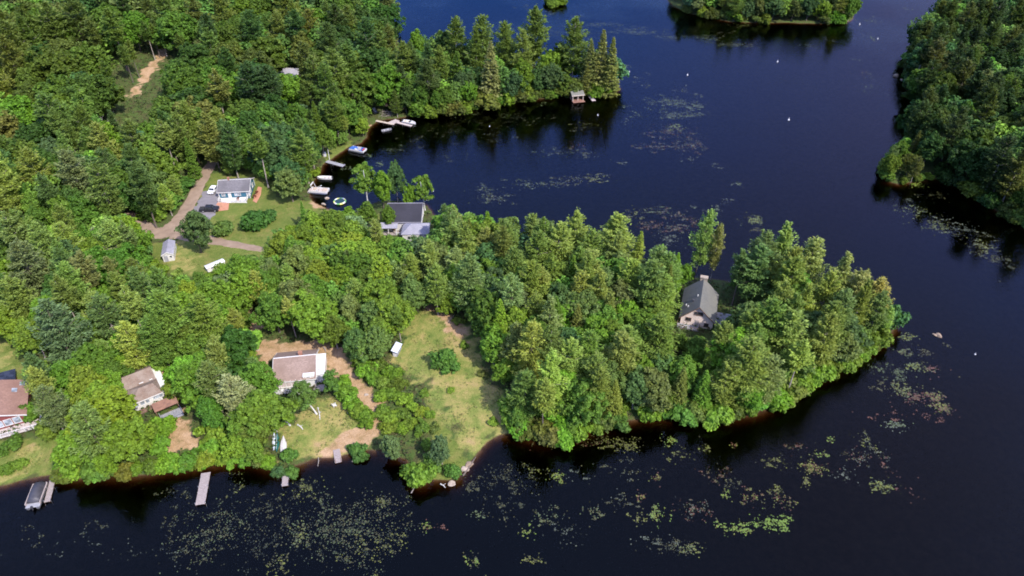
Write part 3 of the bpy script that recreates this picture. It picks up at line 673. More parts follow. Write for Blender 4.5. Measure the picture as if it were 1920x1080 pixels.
fill([(780,470),(830,405),(870,410),(960,430),(1060,430),(1280,490),(1400,480),(1480,450),(1600,500),(1690,580),(1690,640),(1560,720),(1430,790),(1340,795),(1150,800),(1060,840),(985,835),(950,770),(900,660),(850,590),(800,560)], 4.7, hsA,
     [(.44, P_, ['pine','pine','pinelight','pinelight','grey']), (.40, B_, ['mid','bright','grey','mid','blue']), (.16, S_, ['bright','olive','mid'])], 3)
fill([(400,500),(500,470),(560,400),(620,395),(690,430),(800,440),(830,560),(760,655),(690,690),(640,650),(480,570),(470,600),(430,560)], 5.2, {P_: (11, 14), B_: (8.5, 12.5), S_: (8, 11)},
     [(.1, P_, ['pinelight']), (.86, B_, ['mid','bright','lime','lime','grey','mid']), (.04, S_, ['mid'])], 4)
fill([(-70,420),(250,425),(295,500),(420,515),(470,575),(470,660),(505,710),(505,800),(500,870),(395,875),(335,760),(310,690),(250,680),(230,720),(240,800),(310,870),(110,895),(70,820),(55,730),(30,650),(-70,610)], 5.6, {P_: (13, 19), B_: (8.5, 13.5), S_: (9, 13)},
     [(.48, P_, ['pine','pine','pinelight','grey','pinedark']), (.48, B_, ['mid','bright','lime','bright','dark']), (.04, S_, ['mid'])], 5)
fill([(-90,250),(420,230),(560,200),(720,195),(690,240),(610,275),(600,320),(560,360),(515,345),(480,325),(405,325),(330,400),(255,400),(250,440),(-90,440)], 6.6, {P_: (15, 21), B_: (11, 16), S_: (12, 16)},
     [(.42, P_, ['pine','pine','pinedark','pinelight']), (.54, B_, ['mid','mid','bright','dark','blue']), (.04, S_, ['mid'])], 6)
fill([(-90,-90),(712,-90),(730,60),(760,115),(720,200),(560,205),(420,235),(-90,255)], 9.6, {P_: (17, 23), B_: (14, 18.5), S_: (14, 18)},
     [(.36, P_, ['pine','pine','pinedark','olive']), (.60, B_, ['mid','mid','bright','olive','dark','mid']), (.04, S_, ['mid'])], 7, wide=(.95, 1.2))
fill([(745,115),(770,60),(850,75),(1000,90),(1110,110),(1160,130),(1158,165),(1000,182),(850,208),(775,222),(720,210)], 4.9, {P_: (16, 21), B_: (10, 15), S_: (11, 15)},
     [(.24, P_, ['pine','pinedark']), (.72, B_, ['mid','bright','dark','blue','mid']), (.04, S_, ['olive'])], 8)
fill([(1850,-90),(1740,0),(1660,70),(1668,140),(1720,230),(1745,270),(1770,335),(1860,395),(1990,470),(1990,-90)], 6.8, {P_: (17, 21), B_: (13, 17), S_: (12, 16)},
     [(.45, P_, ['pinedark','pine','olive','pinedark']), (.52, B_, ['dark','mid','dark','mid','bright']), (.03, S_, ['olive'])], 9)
fill([(1648,300),(1690,240),(1725,235),(1745,330),(1680,350)], 4.6, {P_: (8, 10), B_: (7, 9.5), S_: (9, 12)}, [(.1, P_, ['olive']), (.55, B_, ['lime','bright','olive']), (.35, S_, ['olive','lime'])], 10, f=.5)
fill([(1262,-60),(1600,-60),(1603,38),(1400,45),(1265,20)], 6.4, {P_: (14, 18), B_: (10, 14), S_: (10, 14)}, [(.3, P_, ['pine','olive']), (.66, B_, ['mid','bright','olive','blue']), (.04, S_, ['mid'])], 12)
for px, py in [(1036,3),(1050,0),(1042,-8),(1029,-4)]: by_mid('shrub', px, py, 4.0, jit('lime', rnd), 1.1)
# bank shrubs along the water's edge
def bank_shrubs(pts, step, hs, tints, seed):
    r = random.Random(seed); W = [Vector(unproj(*p)) for p in pts]
    for a, b in zip(W, W[1:]):
        L = (b-a).length; k = max(1, round(L/step)); nrm = Vector((-(b-a).y, (b-a).x)).normalized()
        for i in range(k):
            q = a+(b-a)*((i+r.random())/k)+nrm*r.uniform(-.1, 1.1); d = bil(DD, q.x, q.y)
            if d < .05: continue
            h = r.uniform(*hs); z = H(q.x, q.y)
            if blocked('shrub', q.x, q.y, z, h, .6): continue
            add_tree('shrub', q.x, q.y, z, h, jit(r.choice(tints), r, .2), r.uniform(.8, 1.25))
g2 = ['bright','lime','mid','bright','olive']
bank_shrubs([(100,892),(200,897),(260,892),(320,884),(430,868),(505,876)], 1.7, (1.4, 3.0), g2, 21)
bank_shrubs([(905,838),(940,817),(985,822),(1060,828),(1150,797),(1250,784),(1345,787),(1440,769),(1515,719),(1600,677),(1662,641)], 1.9, (2.0, 4.2), g2, 22)
bank_shrubs([(862,895),(890,856),(915,828),(940,815)], 1.6, (1.0, 2.0), g2, 41)
bank_shrubs([(775,905),(810,903),(850,904)], 1.8, (.8, 1.6), g2, 42)
bank_shrubs([(775,218),(850,211),(950,194),(1050,181),(1140,176)], 3.0, (3.0, 6.5), g2, 23)
bank_shrubs([(1271,20),(1320,33),(1420,43),(1540,46),(1597,40)], 4.2, (3, 5.5), ['lime','bright','olive'], 24)
bank_shrubs([(1695,268),(1654,318),(1656,337),(1682,346),(1745,335)], 2.6, (1.6, 3), ['lime','olive','bright'], 25)
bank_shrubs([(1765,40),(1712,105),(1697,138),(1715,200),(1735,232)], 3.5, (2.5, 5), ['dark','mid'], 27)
bank_shrubs([(1768,340),(1805,358),(1852,386),(1902,415),(1960,452)], 3.0, (2.5, 5), ['dark','mid'], 28)
bank_shrubs([(583,372),(583,350),(597,330),(605,310),(645,284),(687,260)], 3.5, (1.2, 2.4), g2, 26)
# young growth in the gaps
gap = {P_: (8, 11), B_: (5, 8.5), 'shrub': (2.5, 4.5)}
gmix = [(.16, P_, ['pinelight','pine']), (.58, B_, ['mid','bright','lime','mid']), (.26, 'shrub', ['bright','mid','lime'])]
fill([(-70,420),(250,425),(295,500),(420,515),(470,575),(470,660),(505,710),(505,800),(500,870),(395,875),(335,760),(310,690),(250,680),(230,720),(240,800),(310,870),(110,895),(70,820),(55,730),(30,650),(-70,610)], 3.6, gap, gmix, 31)
fill([(400,500),(500,470),(560,400),(620,395),(690,430),(800,440),(830,560),(760,655),(690,690),(640,650),(480,570),(470,600),(430,560)], 3.6, gap, gmix, 32)
fill([(780,470),(830,405),(1280,490),(1480,450),(1690,580),(1690,640),(1430,790),(1150,800),(985,835),(950,770),(900,660),(850,590),(800,560)], 3.8, gap, gmix, 33)
fill([(420,230),(720,195),(690,240),(610,275),(600,320),(560,360),(480,325),(405,325),(330,400),(255,400),(250,440),(100,440),(200,300)], 4.6, gap, gmix, 34)
fill([(745,115),(770,60),(850,75),(1000,90),(1110,110),(1160,130),(1158,168),(1000,186),(850,212),(775,222),(720,215)], 3.9, {P_: (9, 13), B_: (6, 10), 'shrub': (3, 5)}, gmix, 35)
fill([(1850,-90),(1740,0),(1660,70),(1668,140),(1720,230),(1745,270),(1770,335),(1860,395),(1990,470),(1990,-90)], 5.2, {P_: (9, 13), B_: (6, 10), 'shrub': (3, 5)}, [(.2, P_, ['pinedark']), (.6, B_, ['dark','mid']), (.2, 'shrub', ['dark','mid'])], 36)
# which trees show: rough depth-sorted coverage of the photo frame, so that the largest are single things and the rest one mass
G_ = 4; CV = np.full((1080//G_+1, 1920//G_+1), -1, int); yy_, xx_ = np.mgrid[0:CV.shape[0], 0:CV.shape[1]]*G_
for i in sorted(range(len(TREES)), key=lambda i: -TREES[i]['y']):
    t = TREES[i]; k = t['kind']; w0 = {'pine_tree': .21, 'broadleaf_tree': .40, 'spruce_tree': .19, 'birch_tree': .26, 'shrub': .66, 'dead_tree': .2}[k]*t['h']*t['wide']; lo = {'pine_tree': .3, 'broadleaf_tree': .25, 'dead_tree': .2}.get(k, .1)
    cx, cy = proj(t['x'], t['y'], t['z']+t['h']*(1+lo)/2); x1_, _q = proj(t['x']+w0, t['y'], t['z']+t['h']*.6); ry = abs(proj(t['x'], t['y'], t['z']+t['h'])[1]-proj(t['x'], t['y'], t['z']+t['h']*lo)[1])/2; rx = x1_-proj(t['x'], t['y'], t['z']+t['h']*.6)[0]
    ry = math.hypot(ry, rx*.5)
    CV[((xx_-cx)/max(rx, 2))**2+((yy_-cy)/max(ry, 2))**2 < 1] = i
cnt = np.bincount(CV[CV >= 0], minlength=len(TREES))
for i, t in enumerate(TREES): t['vis'] = int(cnt[i])+(10**6 if t['label'] else 0)
MASS = []
for k in set(t['kind'] for t in TREES):
    L = sorted([t for t in TREES if t['kind'] == k], key=lambda t: -t['vis'])
    for j, t in enumerate(L):
        if j >= CAP.get(k, 290) or t['vis'] < 3: t['mass'] = True; MASS.append(t)
print('MASS', len(MASS), 'hidden', sum(t['vis'] == 0 for t in TREES), len(TREES))
ALL = TREES; TREES = [t for t in TREES if not t.get('mass')]
# --- build them
WORDS = {'pine_tree': 'pine', 'broadleaf_tree': 'broadleaf tree', 'spruce_tree': 'conifer', 'birch_tree': 'birch', 'shrub': 'shrub', 'dead_tree': 'dead tree'}
CATS = {'pine_tree': 'pine tree', 'broadleaf_tree': 'tree', 'spruce_tree': 'conifer', 'birch_tree': 'birch', 'shrub': 'shrub', 'dead_tree': 'dead tree'}
GROUPS = {'pine_tree': 'pines of the lakeside woods', 'broadleaf_tree': 'broadleaf trees of the lakeside woods', 'spruce_tree': 'dense conifers of the lakeside woods', 'birch_tree': 'birches round the cottages', 'shrub': 'shrubs along the banks and clearings', 'dead_tree': 'bare dead trees'}
MARKS = [('the blue house',440,365),('the grey shed',312,480),('the lake house',760,405),('the brown cottage',555,700),('the worn brown cottage',272,735),('the red roofed house',15,780),('the tan gabled cottage',1312,585),
 ('the boathouse',1082,183),('the grassy clearing',850,700),('the hillside clearing',275,140),('the woodland roof',537,137),('the pale dead trunks',150,420),('the dirt road fork',300,430),('the long plank dock',378,900),('the covered pontoon boat',70,920),
 ('the rock off the point',1757,628),('the far island shore',1440,42),('the right shore point',1690,330),('the orange brown rock',1682,143),('the small point',820,890),('the floating blue pontoon',670,278),
 ('the tiny islet',1040,5),('the mop crowned pine',442,780),('the huge bright maple',583,630),('the hilltop dead tree',407,80),('the plank ramp',633,850),('the water trampoline',637,377),('the swimming raft',732,43),('the photo top left corner',60,30),('the photo right edge',1900,240),('the southern wooded shore',1250,780),('the motorboat dock',770,215),('the tall yellowish spruce',917,190)]
CACHE = {}
MW = [(n_, ground(a_, b_)) for n_, a_, b_ in MARKS]
def look(t):
    r, g, b = t['tint']; k = t['kind']
    if r > .8*g and g > .12: c = 'yellow green'
    elif g/r > 1.75 and g > .135: c = 'bright green'
    elif g < .085: c = 'dark green'
    elif b/g > .36: c = 'grey green'
    elif r/g > .72: c = 'olive green'
    else: c = 'mid green'
    big = {'pine_tree': (16, 19), 'broadleaf_tree': (10.5, 14.5), 'spruce_tree': (11, 15), 'birch_tree': (8, 10), 'shrub': (1.8, 3), 'dead_tree': (5, 9)}[k]
    return ('small ' if t['h'] < big[0] else 'tall ' if t['h'] > big[1] else ''), c
ORD = ['nearest','second','third','fourth','fifth','sixth','seventh','eighth','ninth','tenth','eleventh','twelfth','thirteenth','fourteenth','fifteenth','sixteenth','seventeenth','eighteenth','nineteenth','twentieth']
seen_keys = {}
for t in TREES:
    px, py = proj(t['x'], t['y'], t['z']+t['h']*.6); t['px'], t['py'] = px, py
    if not (-80 < px < 2000 and -80 < py < 1140): t['off'] = True
for t in TREES:
    if t['label']: continue
    p = Vector((t['x'], t['y'], t['z'])); n_, q = min(MW, key=lambda m_: (m_[1]-p).length)
    dx, dy = p.x-q.x, p.y-q.y; t['dist'] = math.hypot(dx, dy)
    t['dir'] = ('right of' if dx > 0 else 'left of') if abs(dx) > abs(dy) else ('behind' if dy > 0 else 'in front of')
    t['mark'] = n_; t['look'] = look(t); seen_keys.setdefault((t['kind'], t['look'], t['dir'], n_), []).append(t)
for (kind, (size, c), dr, n_), L in seen_keys.items():
    L.sort(key=lambda t: t['dist'])
    for i, t in enumerate(L):
        t['label'] = f"{size}{c} {WORDS[kind]} {dr} {n_}" if len(L) == 1 else f"{size}{c} {WORDS[kind]} {dr} {n_}, {ORD[min(i, 19)]} out"
made = 0
for i, t in enumerate(TREES):
    cr, tk, nomH = BANK[t['kind']]; r = random.Random(i*7+1); v = t['var'] if t['var'] is not None else r.randrange(len(tk))
    s = t['h']/nomH; sx = s*t['wide']
    if t['kind'] == 'dead_tree':
        o = link(bpy.data.objects.new('dead_tree', tk[v])); tag(o, t['label'], CATS['dead_tree'], GROUPS['dead_tree'])
    else:
        o = empty(t['kind'], (0, 0, 0), 0, t['label'], CATS[t['kind']], GROUPS[t['kind']])
        a = link(bpy.data.objects.new('stem' if t['kind'] == 'shrub' else 'trunk', tk[v]), o)
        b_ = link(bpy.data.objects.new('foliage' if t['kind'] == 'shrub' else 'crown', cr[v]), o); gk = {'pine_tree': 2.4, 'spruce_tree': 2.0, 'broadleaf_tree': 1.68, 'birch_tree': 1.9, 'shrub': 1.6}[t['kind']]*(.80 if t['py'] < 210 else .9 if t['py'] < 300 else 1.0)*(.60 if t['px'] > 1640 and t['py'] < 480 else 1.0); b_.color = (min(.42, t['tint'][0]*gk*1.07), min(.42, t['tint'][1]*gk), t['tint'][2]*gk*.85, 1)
    o.location = (t['x'], t['y'], t['z']-.05); o.scale = (sx, sx, s)
    yaw = t['yaw'] if t['yaw'] is not None else r.uniform(0, 6.283)
    lx, ly = t['lean']; o.rotation_euler = (lx*math.sin(yaw)*0+r.uniform(-.035, .035)-ly, r.uniform(-.035, .035)-lx if lx else r.uniform(-.035, .035), yaw) if not (lx or ly) else (0, 0, 0)
    if lx or ly:   # a lean in world space, applied after the spin
        o.rotation_euler = (Matrix.Rotation(-lx, 4, 'Y') @ Matrix.Rotation(ly, 4, 'X') @ Matrix.Rotation(yaw, 4, 'Z')).to_euler()
    made += 1
import collections
print('TREES', made, collections.Counter(t['kind'] for t in TREES))

# the rest: trees that show only as slivers between the others, as one far mass of foliage
VV, FF, CCs, o_ = [], [], [], 0
for t in MASS:
    cr, tk, nomH = BANK[t['kind']]
    if cr[0] is None: continue
    r_ = RS(int(abs(t['x']*13+t['y']*7)) % 99991); src = cr[r_.randint(len(cr))]; key = src.name
    if key not in CACHE:
        a_ = np.empty(len(src.vertices)*3, np.float32); src.vertices.foreach_get('co', a_); CACHE[key] = a_.reshape(-1, 4, 3)
    Q = CACHE[key][r_.permutation(len(CACHE[key]))[:1700]]; c_ = Q.mean(1, keepdims=True); Q = c_+(Q-c_)*1.55
    s = t['h']/nomH; a = r_.rand()*6.28; R_ = np.array([[math.cos(a), -math.sin(a), 0], [math.sin(a), math.cos(a), 0], [0, 0, 1]])
    P = Q.reshape(-1, 3)@R_.T*np.array([s*t['wide'], s*t['wide'], s])+np.array([t['x'], t['y'], t['z']])
    VV.append(P); CCs.append(np.repeat(1.7*np.array(t['tint'])*r_.uniform(.6, 1.4, (len(Q), 1)), 4, 0)); FF.append(np.arange(len(P)).reshape(-1, 4)+o_); o_ += len(P)
if VV:
    o = link(bpy.data.objects.new('distant_woods', np_mesh('distant_woods', np.concatenate(VV), np.concatenate(FF), M['ground_cover'], cols=np.concatenate(CCs)))); tag(o, kind='stuff')
# ------------------------------------------------------------------ buildings
def site(A, B, z):
    """frame from two points read at height z above ground: origin on the ground under A, x axis A->B"""
    a, b = ground(*A, z), ground(*B, z); d = b-a
    return Vector((a.x, a.y, min(H(a.x, a.y), H(b.x, b.y)))), math.atan2(d.y, d.x), math.hypot(d.x, d.y)
def window(par, c, w, h, face, frame=None, pane=None, mull=1, name='window'):
    """c = centre on the wall face; face 'f' looks to -y, 'r' to +x, 'l' to -x"""
    ax = {'f': 0, 'b': math.pi, 'r': math.pi/2, 'l': -math.pi/2}[face]
    R = Matrix.Translation(c) @ Matrix.Rotation(ax, 4, 'Z'); t = .09
    fr = MB()
    fr.box((0, -.04, h/2+t/2), (w+2*t, .10, t), M=R); fr.box((0, -.05, -h/2-t/2), (w+2*t+.08, .13, t), M=R)
    fr.box((-w/2-t/2, -.04, 0), (t, .10, h), M=R); fr.box((w/2+t/2, -.04, 0), (t, .10, h), M=R)
    for i in range(1, mull+1): fr.box((-w/2+w*i/(mull+1), -.03, 0), (.06, .07, h), M=R)
    o = fr.build(name, frame or M['white'], par)
    p = MB().box((0, -.012, 0), (w, .02, h), M=R).build('pane', pane or M['glass'], o)
    return o
def door(par, c, w, h, face, mat=None):
    ax = {'f': 0, 'b': math.pi, 'r': math.pi/2, 'l': -math.pi/2}[face]
    R = Matrix.Translation(c) @ Matrix.Rotation(ax, 4, 'Z')
    d = MB().box((0, -.05, h/2), (w, .09, h), M=R)
    d.box((0, -.10, h*.28), (w*.6, .03, h*.28), M=R); d.box((0, -.10, h*.70), (w*.6, .03, h*.34), M=R)
    o = d.build('door', mat or M['white'], par)
    MB().box((w*.38, -.13, h*.47), (.05, .06, .16), M=R).build('handle', M['metal'], o); return o
def gable_x(par, x0, x1, y0, y1, wh, rise, wallm, roofm, ridge=.5, ov=.35, z0=0.0, th=.16, back=None):
    """walls and gable roof with the ridge along x"""
    yr = y0+(y1-y0)*ridge
    MB().prism([(y0, z0-.6), (y1, z0-.6), (y1, wh), (yr, wh+rise), (y0, wh)], x0, x1, 'x').build('wall', wallm, par)
    kf, kb = rise/(yr-y0), rise/(y1-yr); u = .10
    f = [(x0-ov, y0-ov, wh-kf*ov+u), (x1+ov, y0-ov, wh-kf*ov+u), (x1+ov, yr, wh+rise+u), (x0-ov, yr, wh+rise+u)]
    b = [(x0-ov, yr, wh+rise+u), (x1+ov, yr, wh+rise+u), (x1+ov, y1+ov, wh-kb*ov+u), (x0-ov, y1+ov, wh-kb*ov+u)]
    if back: r = MB().slab(f, th).build('roof', roofm, par); MB().slab(b, th).build('roof', back, par)
    else: r = MB().slab(f, th).slab(b, th).build('roof', roofm, par)
    tr = MB()
    tr.box(((x0+x1)/2, y0-ov-.04, wh-kf*ov+u-.12), (x1-x0+2*ov+.1, .07, .22)); tr.box(((x0+x1)/2, yr, wh+rise+u+.02), (x1-x0+2*ov, .24, .07))
    for x in (x0-ov-.03, x1+ov+.03):
        tr.add([(x-.035, y0-ov, wh-kf*ov+u-.22), (x+.035, y0-ov, wh-kf*ov+u-.22), (x+.035, yr, wh+rise+u-.22), (x-.035, yr, wh+rise+u-.22), (x-.035, y0-ov, wh-kf*ov+u+.02), (x+.035, y0-ov, wh-kf*ov+u+.02), (x+.035, yr, wh+rise+u+.02), (x-.035, yr, wh+rise+u+.02)],
               [(0,3,2,1),(4,5,6,7),(0,1,5,4),(1,2,6,5),(2,3,7,6),(3,0,4,7)])
        tr.add([(x-.035, yr, wh+rise+u-.22), (x+.035, yr, wh+rise+u-.22), (x+.035, y1+ov, wh-kb*ov+u-.22), (x-.035, y1+ov, wh-kb*ov+u-.22), (x-.035, yr, wh+rise+u+.02), (x+.035, yr, wh+rise+u+.02), (x+.035, y1+ov, wh-kb*ov+u+.02), (x-.035, y1+ov, wh-kb*ov+u+.02)],
               [(0,3,2,1),(4,5,6,7),(0,1,5,4),(1,2,6,5),(2,3,7,6),(3,0,4,7)])
    return r, tr
def gable_y(par, x0, x1, y0, y1, wh, rise, wallm, roofm, ov=.4, th=.16, frontov=.5):
    xr = (x0+x1)/2; k = rise/(xr-x0); u = .10
    MB().prism([(x0, -.6), (x1, -.6), (x1, wh), (xr, wh+rise), (x0, wh)], y0, y1, 'y').build('wall', wallm, par)
    ya, yb = y0-frontov, y1+ov
    l = [(x0-ov, ya, wh-k*ov+u), (xr, ya, wh+rise+u), (xr, yb, wh+rise+u), (x0-ov, yb, wh-k*ov+u)]
    r = [(xr, ya, wh+rise+u), (x1+ov, ya, wh-k*ov+u), (x1+ov, yb, wh-k*ov+u), (xr, yb, wh+rise+u)]
    o = MB().slab(l, th).slab(r, th).build('roof', roofm, par)
    tr = MB()
    for (xa, za, xb, zb) in ((x0-ov, wh-k*ov+u, xr, wh+rise+u), (xr, wh+rise+u, x1+ov, wh-k*ov+u)):
        for y in (ya-.03,):
            tr.add([(xa, y-.035, za-.24), (xb, y-.035, zb-.24), (xb, y+.03, zb-.24), (xa, y+.03, za-.24), (xa, y-.035, za+.02), (xb, y-.035, zb+.02), (xb, y+.03, zb+.02), (xa, y+.03, za+.02)],
                   [(0,3,2,1),(4,5,6,7),(0,1,5,4),(1,2,6,5),(2,3,7,6),(3,0,4,7)])
    return o, tr
def railing(mb, pts, h=.95, step=1.5, base=0.0, fill=True):
    for a, b in zip(pts, pts[1:]):
        a, b = Vector(a), Vector(b); L = (b-a).length; n = max(1, round(L/step)); yaw = math.atan2(b.y-a.y, b.x-a.x); mid = (a+b)/2
        for z in (h, .18): mb.box((mid.x, mid.y, base+mid.z+z), (L+.08, .08, .07), yaw)
        for i in range(n+1):
            q = a+(b-a)*i/n; mb.box((q.x, q.y, base+q.z+h/2), (.11, .11, h+.1), yaw)
        if fill:
            k = int(L/.22)
            for i in range(1, k):
                q = a+(b-a)*i/k; mb.box((q.x, q.y, base+q.z+h*.55), (.04, .04, h*.75), yaw)
def deckboards(x0, x1, y0, y1, z, bw=.24, along='x', th=.06, gap=.03):
    mb = MB()
    if along == 'x':
        k = max(1, int((y1-y0)/bw)); bw = (y1-y0)/k
        for i in range(k): mb.box(((x0+x1)/2, y0+(i+.5)*bw, z-th/2-.004*(i % 3)), (x1-x0, bw-gap, th))
    else:
        k = max(1, int((x1-x0)/bw)); bw = (x1-x0)/k
        for i in range(k): mb.box((x0+(i+.5)*bw, (y0+y1)/2, z-th/2-.004*(i % 3)), (bw-gap, y1-y0, th))
    return mb
# --- blue house
o, yaw, L = site((405.5,358), (467.5,358), 2.7)
h = empty('blue_house', o, yaw, 'blue house with grey shingle roof and white front deck on the lawn', 'house')
_, tr = gable_x(h, .3, L-.3, .3, 8.0, 2.75, 1.75, M['bluesiding'], M['greyroof'])
for x in (.3, L-.3): tr.box((x, .29, 1.3), (.2, .2, 2.7)); tr.box((x, 8.0, 1.3), (.2, .2, 2.7))
tr.build('trim', M['white'], h)
window(h, (1.65, .3, 1.75), .9, 1.0, 'f', pane=M['lightglass']); window(h, (5.9, .3, 1.75), 1.7, 1.1, 'f', pane=M['lightglass'], mull=2); window(h, (9.1, .3, 1.7), 1.0, 1.1, 'f', pane=M['lightglass'])
for y in (2.2, 5.4): window(h, (L-.3, y, 1.7), 1.1, 1.2, 'r', pane=M['lightglass'])
door(h, (3.5, .3, .62), .95, 2.05, 'f')
MB().box((3.1, 4.3, 4.75), (.55, .55, 1.0)).box((3.1, 4.3, 5.3), (.7, .7, .12)).build('chimney', M['brick'], h)
d = deckboards(.5, 8.9, -2.7, .18, .62, along='x').build('deck', M['white'], h)
rl = MB(); railing(rl, [(4.6, -2.7, .62), (8.9, -2.7, .62), (8.9, .1, .62)]); railing(rl, [(.5, 0, .62), (.5, -2.7, .62), (2.9, -2.7, .62)]); rl.build('railing', M['white'], d)
MB().box((4.7, -2.76, .18), (8.5, .06, .8)).build('skirt', M['white'], d)
st = MB()
for i in range(3): st.box((3.75, -2.95-.55*i, .42-.2*i-.1), (2.0, .56, .26))
st.box((3.75, -4.9, .03), (2.5, 1.3, .14)); st.build('steps', M['white'], h)
pt = MB(); pt.add([(*(ground(x_, y_)[:2]), ground(x_, y_).z+.09) for x_, y_ in [(404,372),(412,380),(430,381),(428,394),(405,397),(400,386)]], [tuple(range(6))]); tag(pt.build('brick_patio', M['terracotta']), kind='structure')
pt = MB(); pt.add([(*(ground(x_, y_)[:2]), ground(x_, y_).z+.09) for x_, y_ in [(474,377),(481,381),(489,366),(491,352),(484,350),(480,362)]], [tuple(range(6))]); tag(pt.build('brick_path', M['terracotta']), kind='structure')
def planter(px, py, lab):
    p = ground(px, py); q = empty('flower_pot', p+Vector((0, 0, .08)), 0, lab, 'flower pot')
    mb = MB().loft([[(r_*math.cos(a*.785), r_*math.sin(a*.785), z_) for a in range(8)] for r_, z_ in ((.22, 0), (.32, .42), (.36, .45), (.36, .5))]); mb.build('pot', M['terracotta'], q)
    V, Fq, _l = lobed_crown(int(px), .5, .7, .45, 7, 26, lobe=(.18, .3), leaf=(.10, .17)); f = link(bpy.data.objects.new('foliage', np_mesh('foliage', V, Fq, M['leaf'])), q); f.color = (.16, .05, .035, 1)
planter(447, 377, 'large pot of dark red plants on the white deck corner of the blue house'); planter(483, 365, 'small planted pot on the brick path beside the blue house'); planter(478, 372, 'planted pot nearest the front corner of the blue house on the brick path')
# --- lake house
o, yaw, L = site((722,414.5), (789,416), 3.4)
h = empty('lake_house', o, yaw, 'long white lake house with a black shingle roof and grey hipped wing', 'house')
_, tr = gable_x(h, .3, L-.3, .3, 9.6, 3.4, 1.55, M['whitesiding'], M['darkroof'], ridge=.78, ov=.4, back=M['palegreyroof'])  # back slope paler: sheen of grazing sun put into its shingle colour
tr.build('trim', M['palegreyroof'], h); cb = MB()
for y in (.3, 9.6): cb.box((L-.3, y, 1.6), (.24, .24, 3.3))
cb.build('corner_board', M['white'], h)
for x, w_ in ((5.0, .8), (8.2, .6), (9.9, .6)): window(h, (x, .3, 2.0), w_, .8, 'f', mull=0)
for y in (3.0, 6.4): window(h, (L-.3, y, 1.9), 1.2, 1.3, 'r')
wx0, wx1, wy0, wy1 = L-5.2, L+2.6, -5.2, .9
MB().box(((wx0+wx1)/2, (wy0+wy1)/2-.1, .95), (wx1-wx0-.7, wy1-wy0-.7, 3.1)).build('wing_wall', M['whitesiding'], h)
e = 2.5; rz_ = 4.1; a_, b_ = (wx0+2.7, -2.0, rz_), (wx1-2.9, -2.0, rz_)
MB().slab([(wx0, wy0, e), (wx1, wy0, e), b_, a_], .14).slab([(wx1, wy0, e), (wx1, wy1, e), b_], .14).slab([(wx1, wy1, e), (wx0, wy1, e), a_, b_], .14).slab([(wx0, wy1, e), (wx0, wy0, e), a_], .14).build('wing_roof', M['palegreyroof'], h)
window(h, (wx0+2.6, wy0+.25, 1.3), 1.6, 1.1, 'f', mull=1)
d = deckboards(-1.2, wx0+.2, -2.1, .18, .35, along='x').build('porch', M['deck'], h)
ps = MB()
for x in (-1.1, 1.0, 3.2): ps.box((x, -2.0, 1.5), (.18, .18, 2.4))
ps.build('post', M['white'], d); MB().slab([(-1.4, -2.3, 2.75), (3.6, -2.3, 2.75), (3.6, .2, 3.15), (-1.4, .2, 3.15)], .12).build('porch_roof', M['palegreyroof'], d)
rl = MB(); railing(rl, [(3.4, -2.05, .35), (wx0, -2.05, .35)], .8); rl.build('railing', M['white'], d)
door(h, (2.2, .3, .4), .95, 2.05, 'f', M['wood'])
st_ = MB()
for i in range(9): st_.box((wx0-.4+i*.42, wy0-.7-(i*.28), .12-.05*i), (.55, .4, .3), .2*(i % 3))
st_.build('stone_edging', M['stone'], h)
strip('parking_pad', [(672,428),(690,430),(712,431)], [3.4, 3.8, 3.4], M['asphalt'], .12)
# --- little grey shed
o, yaw, L = site((302,480), (322.5,481), 2.2); yaw += math.radians(22)
h = empty('garden_shed', o, yaw, 'little white shed with grey metal roof beside the dirt road', 'shed')
_, tr = gable_y(h, .15, L-.15, .2, 6.4, 2.25, .75, M['whitesiding'], M['palegreyroof'], ov=.2, frontov=.2); tr.build('trim', M['white'], h)
window(h, (2.25, .2, 1.45), .55, .6, 'f', mull=0); door(h, (.95, .2, 0), .95, 1.9, 'f', M['greydeck'])
# --- brown roofed cottage
o, yaw, L = site((511,717), (592,709), 2.6)
h = empty('brown_cottage', o, yaw, 'brown roofed cottage with white screened porch and white end bay on bare earth', 'cottage')
_, tr = gable_x(h, .3, L-.3, .3, 9.3, 2.55, 2.05, M['whitesiding'], M['brownroof'], ridge=.56, ov=.35); tr.build('trim', M['white'], h)
ps = MB()
for i in range(6): ps.box((.35+i*1.12, .16, 1.45), (.16, .16, 2.3))
ps.box((3.1, .16, 2.35), (5.9, .2, .22)); ps.box((3.1, .16, .62), (5.9, .14, .2)); po = ps.build('porch', M['white'], h)
MB().box((3.1, .22, 1.5), (5.6, .05, 1.5)).build('screen', M['pink'], po)
dk = deckboards(.1, 6.3, -1.5, .05, .35).build('porch_deck', M['white'], h)
rl = MB(); railing(rl, [(.1, 0, .35), (.1, -1.5, .35), (6.3, -1.5, .35), (6.3, 0, .35)], .9); rl.build('railing', M['white'], dk)
MB().box((L+.75, 4.3, 1.25), (1.9, 6.4, 2.7)).box((L+.75, 4.3, 2.66), (2.1, 6.7, .14)).build('end_bay', M['white'], h)
sh = MB().box((L+.7, 6.5, 2.75), (1.2, .08, .05)).box((L+.75, 5.6, 2.79), (1.5, .9, .12)).box((L+.8, 2.2, 2.9), (.35, .35, .4)); sh.build('roof_vent', M['greyhull'], h)
MB().box((L-1.5, .75, 2.85), (2.3, .95, .5)).box((L-1.5, .75, 3.13), (2.5, 1.2, .10)).build('dormer', M['white'], h); window(h, (L-1.6, .275, 2.85), .7, .25, 'f', mull=0)
MB().box((5.8, 5.9, 4.6), (.75, .7, 1.3)).box((5.8, 5.9, 5.3), (.9, .85, .12)).build('chimney', M['brick'], h)
dk = MB()
